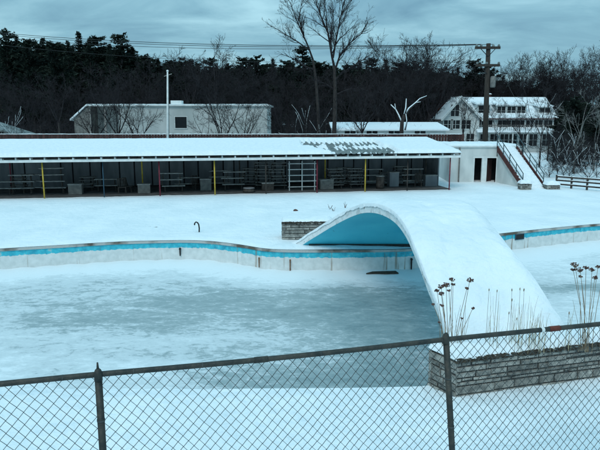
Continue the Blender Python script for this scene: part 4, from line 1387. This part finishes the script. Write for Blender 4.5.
bare_tree(217, 34, 84, 'upright bare tree poking above the wood over the block building', 103, forks=3, spread=.3, trunk_frac=.45)
bare_tree(190, 44, 88, 'fine twigged bare tree behind the flagpole', 104, forks=3, spread=.45)
bare_tree(243, 50, 90, 'bare tree behind the right end of the block building', 105, forks=3, spread=.45)
bare_tree(270, 56, 86, 'short bare tree between the block building and the tallest bare tree', 106, forks=3, spread=.5)
bare_tree(398, 26, 92, 'round crowned bare tree left of the snowy stump tree, high over the low shed', 107, forks=4, spread=.6, density=1.1)
bare_tree(428, 32, 90, 'round crowned bare tree left of the white house', 108, forks=4, spread=.6, density=1.1)
bare_tree(378, 48, 88, 'bare tree between the tallest bare tree and the snowy stump tree', 109, forks=3, spread=.5)
bare_tree(527, 48, 96, 'slender bare tree rising behind the right dormers of the house', 110, forks=3, spread=.5)
bare_tree(552, 42, 98, 'bare tree rising behind the right gable end of the house', 111, forks=3, spread=.55)
bare_tree(585, 46, 86, 'bare tree behind the birch at the right edge', 112, forks=3, spread=.5)
bare_tree(612, 36, 80, 'bare tree leaning in at the right edge of the photo', 113, forks=3, spread=.6)
bare_tree(541, 68, 60, 'small dark bare tree in front of the right end of the house', 114, forks=3, spread=.45, trunk_frac=.4, r0=.11, snow=.12)
bare_tree(463, 84, 66, 'dark bare tree before the gable of the white house', 170, forks=3, spread=.35, trunk_frac=.45, r0=.13)
bare_tree(472, 100, 64, 'thin bare tree between the house gable and the utility pole', 171, forks=2, spread=.35, trunk_frac=.45, r0=.09)
bare_tree(497, 92, 68, 'slim bare tree before the house just right of the utility pole', 173, forks=3, spread=.5, trunk_frac=.35, r0=.10, density=1.1)
bare_tree(549, 84, 70, 'bare tree before the right corner of the house', 174, forks=3, spread=.5, trunk_frac=.35, r0=.11, density=1.1)
bare_tree(523, 96, 63, 'slim dark bare tree before the middle dormer of the house', 172, forks=3, spread=.5, trunk_frac=.4, r0=.11)
bare_tree(576, 84, 53, 'pale barked young tree at the right with forked white limbs', 115, name='birch_tree', bark='bark_pale', forks=3, spread=.5, trunk_frac=.35, r0=.11, density=.8)
bare_tree(596, 100, 56, 'pale barked sapling at the right edge beside the forked one', 125, name='birch_tree', bark='bark_pale', forks=2, spread=.5, trunk_frac=.35, r0=.08, density=.7)
bare_tree(118, 58, 60, 'spreading bare tree in front of the left end of the block building', 116, forks=4, spread=.7, trunk_frac=.28, r0=.17, density=1.15)
bare_tree(222, 60, 60, 'spreading bare tree in front of the block building, right of its window', 118, forks=4, spread=.8, trunk_frac=.22, r0=.17, density=1.2)
bare_tree(206, 100, 61, 'thin bare sapling between the window and the spreading tree', 119, forks=2, spread=.6, trunk_frac=.3, r0=.08, density=.8)
bare_tree(60, 70, 74, 'bare tree in front of the dark conifers at left', 120, forks=3, spread=.6, density=1.0)
bare_tree(305, 90, 61, 'snow dusted bare shrub tree left of the tallest bare trunk', 121, forks=4, spread=1.1, trunk_frac=.15, r0=.055, snow=.35, density=1.25)
bare_tree(318, 104, 60, 'low snow dusted bush tree at the foot of the tallest bare trunk', 122, forks=4, spread=1.2, trunk_frac=.12, r0=.055, snow=.35, density=1.25)
bare_tree(10, 100, 60, 'snow dusted bare bush at the far left over the dark shed', 123, forks=4, spread=.9, trunk_frac=.15, r0=.055, snow=.35, density=1.25)
bare_tree(566, 120, 50, 'snow dusted bare shrub right of the stair', 124, forks=4, spread=1.0, trunk_frac=.12, r0=.055, snow=.35, density=1.25)
bare_tree(592, 140, 48, 'low snow dusted shrub behind the rail fence', 126, forks=4, spread=1.2, trunk_frac=.1, r0=.055, snow=.35, density=1.25)
bare_tree(148, 52, 92, 'bare tree above the wood left of the flagpole', 127, forks=3, spread=.45)
bare_tree(460, 64, 98, 'bare tree behind the gable of the white house', 128, forks=3, spread=.5)
bare_tree(500, 70, 102, 'bare tree behind the utility pole', 129, forks=3, spread=.5)

for i, (u, v, d) in enumerate([(552, 146, 50), (560, 138, 53), (572, 142, 51), (583, 136, 54), (600, 138, 50), (610, 132, 53), (556, 128, 57), (570, 126, 58), (588, 128, 57), (603, 124, 58)]):
    bare_tree(u, v, d, 'dark leafless brush in the thicket right of the stair', 140 + i, name='bare_shrub', forks=5, spread=1.0, trunk_frac=.1, r0=.05, snow=.15, density=1.2, group='brush right of the stair')
# bigger crowns round the block building
bare_tree(94, 84, 59, 'wide bare tree with twigs over the left corner of the block building', 160, forks=4, spread=.8, trunk_frac=.25, r0=.15, density=1.1)
bare_tree(137, 84, 59.5, 'bare tree before the pale wall left of the flagpole', 161, forks=4, spread=.8, trunk_frac=.25, r0=.13, density=1.1)
bare_tree(244, 84, 60.5, 'wide twiggy bare tree at the right end of the block building', 162, forks=4, spread=.8, trunk_frac=.25, r0=.14, density=1.1)
bare_tree(284, 78, 62, 'twiggy bare tree between the block building and the leaning tree', 163, forks=4, spread=.8, trunk_frac=.25, r0=.15, density=1.1)
bare_tree(362, 70, 66, 'twiggy bare tree just right of the tallest bare trunk', 164, forks=4, spread=.7, trunk_frac=.3, r0=.16, density=1.1)

# pollarded snowy trunk
p0 = at_d(404, 137, 58); g = .9
t = thing('pollarded_tree', V((p0.x, 58, g)), 'pruned bare tree with a few snow covered limbs behind the shed roof', 'tree')
m = MB(); s = MB(); rng = random.Random(8)
def limb(path, r0, r1, tr):
    pts = [at_d(u, v, 58 + o) for u, v, o in path]; k = len(pts)
    rad = [r0 + (r1 - r0) * i / (k - 1) for i in range(k)]
    tr.tube(pts, rad, 8)
    s.tube([q + V((-.03, -.05, r_ * .75)) for q, r_ in zip(pts, rad)], [r_ * .6 for r_ in rad], 6)
tk = MB(); tk.tube([V((at_d(402, 150, 58).x, 58, g - .3)), at_d(401.5, 132, 58), at_d(402, 122, 58), at_d(404.5, 115, 58)], [.22, .20, .18, .16], 10)
tk.build('trunk', 'bark', t, smooth=True)
limb([(402, 123, 0), (399, 116, .2), (396, 110, .3), (391, 105, .4)], .13, .06, m)
limb([(396, 110, .3), (395, 104, .1)], .07, .04, m)
limb([(404.5, 115, 0), (406, 108, -.1), (406.5, 99, 0)], .13, .05, m)
limb([(404, 117, 0), (409, 109, .3), (416, 103, .6), (420, 99, .7), (427, 96, .8)], .13, .04, m)
limb([(416, 103, .6), (421, 102, .5)], .06, .03, m)
limb([(405, 130, 0), (407, 121, -.2), (406, 114, -.2)], .09, .05, m)
m.build('limbs', 'bark', t, smooth=True); s.build('snow', 'snow_small', t, smooth=True)


def conifer_meshes(seed, H=16.0, r=3.2, pine=False, fine=1.0, nq=3):
    rng = random.Random(seed); T, C = MB(), MB()
    T.tube([V((0, 0, 0)), V((.05, 0, H * .5)), V((0, .05, H))], [.24, .15, .02], 7, False)
    z = H * (.22 if pine else .06)
    while z < H * .995:
        f = z / H
        if pine: L0 = r * (math.sin(math.pi * min(1, (f - .12) / .93)) ** .7) * rng.uniform(.55, 1.2)
        else: L0 = r * (1 - f) ** .85 * rng.uniform(.75, 1.1) + .12
        nb = rng.randint(5, 7)
        for k in range(nb):
            a = rng.uniform(0, 6.28); L_ = L0 * rng.uniform(.6, 1.15)
            dirv = V((math.cos(a), math.sin(a), rng.uniform(.05, .45) if pine else rng.uniform(-.35, .05) + .45 * f))
            n = max(2, int(L_ / .36))
            for i in range(n):
                t = (i + .7) / n; c = V((0, 0, z)) + dirv * (L_ * t) - V((0, 0, .0 if pine else .25 * L_ * t * t * .3))
                for q in range(nq):
                    s = fine * rng.uniform(.42, .80) * (1.15 if pine else 1) * (1.1 - .45 * t * (0 if pine else 1))
                    ax = (dirv + V((rng.uniform(-.8, .8), rng.uniform(-.8, .8), rng.uniform(-.5, .4)))).normalized() * s
                    ay = V((rng.uniform(-1, 1), rng.uniform(-1, 1), rng.uniform(-.6, .6))).normalized() * s * .5
                    cc = c + V((rng.uniform(-.22, .22), rng.uniform(-.22, .22), rng.uniform(-.2, .2)))
                    nn = len(C.v); C.v += [cc - ax * .5 - ay * .25, cc - ay * .5 + ax * .1, cc + ax * .62, cc + ay * .5 + ax * .05]; C.f.append((nn, nn + 1, nn + 2, nn + 3))
        z += rng.uniform(.28, .46) * (1.0 if not pine else rng.choice([.7, 1, 1.7]))
    return T, C


protos = []
for k, (pine, H, r_) in enumerate([(False, 16, 3.0), (True, 16, 3.6), (False, 17, 3.6), (True, 15, 4.2)]):
    T, C = conifer_meshes(200 + k, H, r_, pine, .66, 7)
    e = thing('pine_tree' if pine else 'spruce_tree', V((0, 0, 0)), 'x', 'tree', 'conifers in the wood behind')
    T.build('trunk', 'bark', e, smooth=True); C.build('crown', 'needles', e)
    protos.append((e, H))
rng = random.Random(55); first = set()


def conifer(u, vtop, d, k, wid, label, group):
    e, H = protos[k]; p = at_d(u, 140, d); g = ground_h(p.x, d); h = at_d(u, vtop, d).z - g; s = h / H
    if k in first: o = copy_tree(e)
    else: first.add(k); o = e
    o.location = (p.x, d, g - .1); o.scale = (s * wid, s * wid, s); o.rotation_euler = (0, 0, rng.uniform(0, 6.28)); o['label'] = label; o['group'] = group


LEFT = 'dark conifer in the dense row above the left half of the shed'
MID = 'dark conifer in the wood behind the bare trees in the middle'
RIGHT = 'dark conifer in the wood behind the house and pole'
named = {85: 'tall spruce standing clear above the wood at left', 125: 'broad dark pine above the left part of the block building', 103: 'dark pine between two taller ones above the block building',
         303: 'dense dark pine close left of the tallest bare trunk', 471: 'dark pine left of the utility pole above the house gable'}
row = [(4, 33), (14, 30), (24, 36), (36, 39), (50, 37), (62, 42), (74, 40), (85, 31), (95, 37), (103, 36), (114, 43), (125, 34), (137, 46), (149, 55), (161, 57), (173, 60),
       (185, 58), (199, 62), (213, 58), (229, 62), (244, 57), (258, 56), (273, 58), (287, 60), (303, 46), (318, 62), (345, 66), (358, 60), (371, 58), (384, 58), (397, 62), (411, 62),
       (424, 60), (440, 72), (455, 66), (471, 60), (484, 66), (499, 76), (513, 80), (527, 80), (540, 76), (553, 78), (568, 90), (583, 98), (598, 100), (613, 96), (-8, 34), (628, 92)]
for i, (u, v) in enumerate(row):
    d = 104 + (i * 7 % 5) * 4
    k = (1 if i % 2 else 0) if u < 145 else [1, 3, 0, 1, 2][i % 5]
    if u in (85,): k = 0
    if u in (103, 125, 303, 471): k = 1
    lab = named.get(u) or (LEFT if u < 215 else MID if u < 440 else RIGHT)
    grp = 'conifers in the wood behind' if u in named else ('conifers above the left half of the shed' if u < 215 else 'conifers in the middle of the wood' if u < 440 else 'conifers behind the house')
    conifer(u, v, d, k, rng.uniform(.8, 1.0) if v < 48 else rng.uniform(.9, 1.15), lab, grp)

for i, (u, v, d) in enumerate([(562, 100, 74), (574, 96, 70), (586, 104, 76), (597, 98, 71), (609, 94, 73), (622, 98, 70), (566, 118, 64), (581, 122, 62), (594, 118, 64), (607, 120, 62), (555, 120, 68)]):
    conifer(u, v, d, [1, 3, 0, 2][i % 4], 1.0 if v < 110 else 1.25, 'dark evergreen in the thicket right of the stair', 'evergreens right of the stair')

# deep wood behind: one mass
rngf = random.Random(71); F = MB(); Tn = MB()
T0_, C0_ = conifer_meshes(301, 15, 3.6, True); T1_, C1_ = conifer_meshes(302, 15, 3.4, False)
for r_, d in ((0, 116), (1, 124), (2, 132), (3, 142)):
    u = -70
    while u < 690:
        uu = u + rngf.uniform(-4, 4)
        vt = lerp_tab([(-70, 44), (20, 42), (90, 44), (130, 48), (160, 60), (230, 64), (300, 62), (400, 66), (470, 72), (520, 84), (600, 102), (690, 100)], uu) + rngf.uniform(0, 10)
        p = at_d(uu, vt, d); g = ground_h(p.x, d); s = (p.z - g) / 15; a = rngf.uniform(0, 6.28); ca, sa = math.cos(a) * s * .95, math.sin(a) * s * .95
        for src, dst in (((C0_, T0_) if rngf.random() < .5 else (C1_, T1_)),):
            pass
        src = C0_ if rngf.random() < .5 else C1_
        n0 = len(F.v); F.v += [V((p.x + v.x * ca - v.y * sa, d + v.x * sa + v.y * ca, g + v.z * s)) for v in src.v]; F.f += [tuple(n0 + i for i in f) for f in src.f]
        u += 9.5
fo = F.build('forest', 'needles'); tag(fo, 'dark mass of evergreens filling the wood far behind the buildings', 'forest', kind='stuff')
# bare trees of the wood, each a copy of one of six kinds
bprotos = []
for k in range(6):
    T, C, _ = branchy(400 + k, 14, .20, forks=[3, 4, 3, 2, 4, 3][k], levels=4, spread=[.35, .5, .4, .3, .6, .45][k], trunk_frac=[.35, .28, .42, .4, .25, .33][k], density=1.15)
    h = max(v.z for v in C.v)
    e = thing('bare_tree', V((0, 0, 0)), 'x', 'tree'); T.build('trunk', 'bark', e, smooth=True); C.build('crown', 'twig', e); bprotos.append((e, h))
bfirst = set(); rb = random.Random(91)
woods = [(-6, 500, 60, 'leafless tree in the wood above the left half of the shed', 'leafless trees above the left half of the shed', 0, 215),
         (0, 0, 0, 'leafless tree in the middle of the wood', 'leafless trees in the middle of the wood', 215, 440),
         (0, 0, 0, 'leafless tree in the wood behind the house and pole', 'leafless trees behind the house', 440, 640)]
u = -12.0
while u < 625:
    top = lerp_tab([(-12, 58), (100, 62), (150, 60), (200, 50), (240, 54), (300, 60), (350, 58), (400, 40), (430, 42), (460, 64), (500, 62), (540, 54), (600, 60), (640, 60)], u) + rb.uniform(-6, 26)
    d = rb.uniform(79, 101) if u < 438 or u > 560 else rb.uniform(99, 106)
    k = rb.randrange(6); e, h = bprotos[k]; p = at_d(u, 140, d); g = ground_h(p.x, d); sc2 = (at_d(u, top, d).z - g) / h
    if k in bfirst: o = copy_tree(e)
    else: bfirst.add(k); o = e
    wd = rb.uniform(.85, 1.25)
    o.location = (p.x, d, g - .1); o.scale = (sc2 * wd, sc2 * wd, sc2); o.rotation_euler = (0, 0, rb.uniform(0, 6.28))
    for w_ in woods:
        if u < w_[6] or w_ is woods[-1]: o['label'] = w_[3]; o['group'] = w_[4]; break
    u += rb.uniform(6.5, 10)
for u, top in ((497, 62), (508, 54), (519, 56), (533, 50), (545, 54), (558, 48), (566, 56), (578, 44), (590, 52), (601, 46), (612, 50), (386, 44), (405, 34), (416, 40), (437, 44)):
    d = rb.uniform(93, 104); k = rb.randrange(6); e, h = bprotos[k]; p = at_d(u, 140, d); g = ground_h(p.x, d); sc2 = (at_d(u, top, d).z - g) / h
    o = copy_tree(e); o.location = (p.x, d, g - .1); o.scale = (sc2, sc2, sc2); o.rotation_euler = (0, 0, rb.uniform(0, 6.28)); w_ = woods[2 if u > 440 else 1]
    o['label'] = w_[3]; o['group'] = w_[4]
# low brush along the front of the wood
U = MB()
for k in range(2600):
    u = rngf.uniform(-40, 640); d = rngf.uniform(74, 104) if u < 430 else rngf.uniform(98, 106)
    p = at_d(u, 140, d); g = ground_h(p.x, d)
    h = rngf.uniform(1.0, 4.2); l = V((rngf.uniform(-.4, .4), rngf.uniform(-.4, .4), 1)) * h; b = V((p.x, d, g))
    U.tube([b, b + l * .5 + V((rngf.uniform(-.2, .2), 0, 0)), b + l], [.03, .025, .01], 3, False)
    for q in range(6):
        f = rngf.uniform(.15, .95); o = b + l * f; U.tube([o, o + V((rngf.uniform(-1, 1), rngf.uniform(-1, 1), rngf.uniform(.2, 1.3))) * (h * .22)], [.016, .008], 3, False)
tag(U.build('undergrowth', 'twig'), 'tangle of low leafless brush along the front of the wood', 'undergrowth', kind='stuff')

# ------------------------------------------------------------------ light
SUN_EL, SUN_ROT = 48, 200
w = bpy.data.worlds.new('World'); scene.world = w; w.use_nodes = True
nt = w.node_tree; N = nt.nodes; L = nt.links
bg = N['Background']; bg.inputs['Strength'].default_value = 0.1
sky = N.new('ShaderNodeTexSky'); sky.sky_type = 'NISHITA'; sky.sun_disc = False
sky.sun_elevation = R(SUN_EL); sky.sun_rotation = R(SUN_ROT)
tc = N.new('ShaderNodeTexCoord'); sp = N.new('ShaderNodeSeparateXYZ'); L.new(tc.outputs['Generated'], sp.inputs[0])


def mth(op, a, b=None, c=None, clamp=False):
    x = N.new('ShaderNodeMath'); x.operation = op; x.use_clamp = clamp
    for i, q in enumerate((a, b, c)):
        if q is None: continue
        if isinstance(q, (int, float)): x.inputs[i].default_value = q
        else: L.new(q, x.inputs[i])
    return x.outputs[0]


zc = mth('MAXIMUM', sp.outputs['Z'], 0.0); den = mth('ADD', zc, .22)
cx = mth('DIVIDE', sp.outputs['X'], den); cy = mth('DIVIDE', sp.outputs['Y'], den)
cb = N.new('ShaderNodeCombineXYZ'); L.new(cx, cb.inputs[0]); L.new(cy, cb.inputs[1])
def cloud_noise(scale, st, dist):
    mp = N.new('ShaderNodeMapping'); mp.inputs['Scale'].default_value = st; mp.inputs['Rotation'].default_value = (0, 0, R(10)); L.new(cb.outputs[0], mp.inputs['Vector'])
    n = N.new('ShaderNodeTexNoise'); n.inputs['Scale'].default_value = scale; n.inputs['Detail'].default_value = 7; n.inputs['Distortion'].default_value = dist
    n.inputs['Roughness'].default_value = .55
    L.new(mp.outputs[0], n.inputs['Vector']); return n.outputs['Fac']
c1 = cloud_noise(1.1, (.75, 1.1, 1), .9); c2 = cloud_noise(3.4, (.7, 1.0, 1), .6)
cm = mth('ADD', mth('MULTIPLY', c1, .6), mth('MULTIPLY', c2, .4))
cr = N.new('ShaderNodeValToRGB'); L.new(cm, cr.inputs[0])
e = cr.color_ramp.elements
e[0].position = .36; e[0].color = (.112, .255, .355, 1); e[1].position = .66; e[1].color = (.345, .60, .695, 1)
x = e.new(.5); x.color = (.195, .395, .492, 1)
# an overcast sky is about two and a half times brighter overhead than at the horizon
gain = mth('ADD', mth('MULTIPLY_ADD', zc, 18.0, 8.9), mth('MULTIPLY', mth('EXPONENT', mth('MULTIPLY', zc, -9.0)), 4.8))
sc_ = N.new('ShaderNodeVectorMath'); sc_.operation = 'SCALE'; L.new(cr.outputs[0], sc_.inputs[0]); L.new(gain, sc_.inputs['Scale'])
mx = N.new('ShaderNodeMix'); mx.data_type = 'RGBA'; mx.inputs['Factor'].default_value = .9
L.new(sky.outputs[0], mx.inputs['A']); L.new(sc_.outputs[0], mx.inputs['B'])
L.new(mx.outputs['Result'], bg.inputs['Color'])

sl = bpy.data.lights.new('sun', 'SUN'); sl.energy = 1.15; sl.angle = R(25); sl.color = (1.0, .96, .9)
so = bpy.data.objects.new('sun', sl); col.objects.link(so)
so.rotation_euler = (R(90 - SUN_EL), 0, R(180 - SUN_ROT)); so.location = (0, -20, 40)

vs = scene.view_settings
vs.view_transform = 'Standard'; vs.look = 'None'; vs.gamma = 1; vs.exposure = 0.0; vs.use_curve_mapping = False
scene.render.engine = 'CYCLES'
scene.cycles.max_bounces = 6; scene.cycles.use_denoising = True
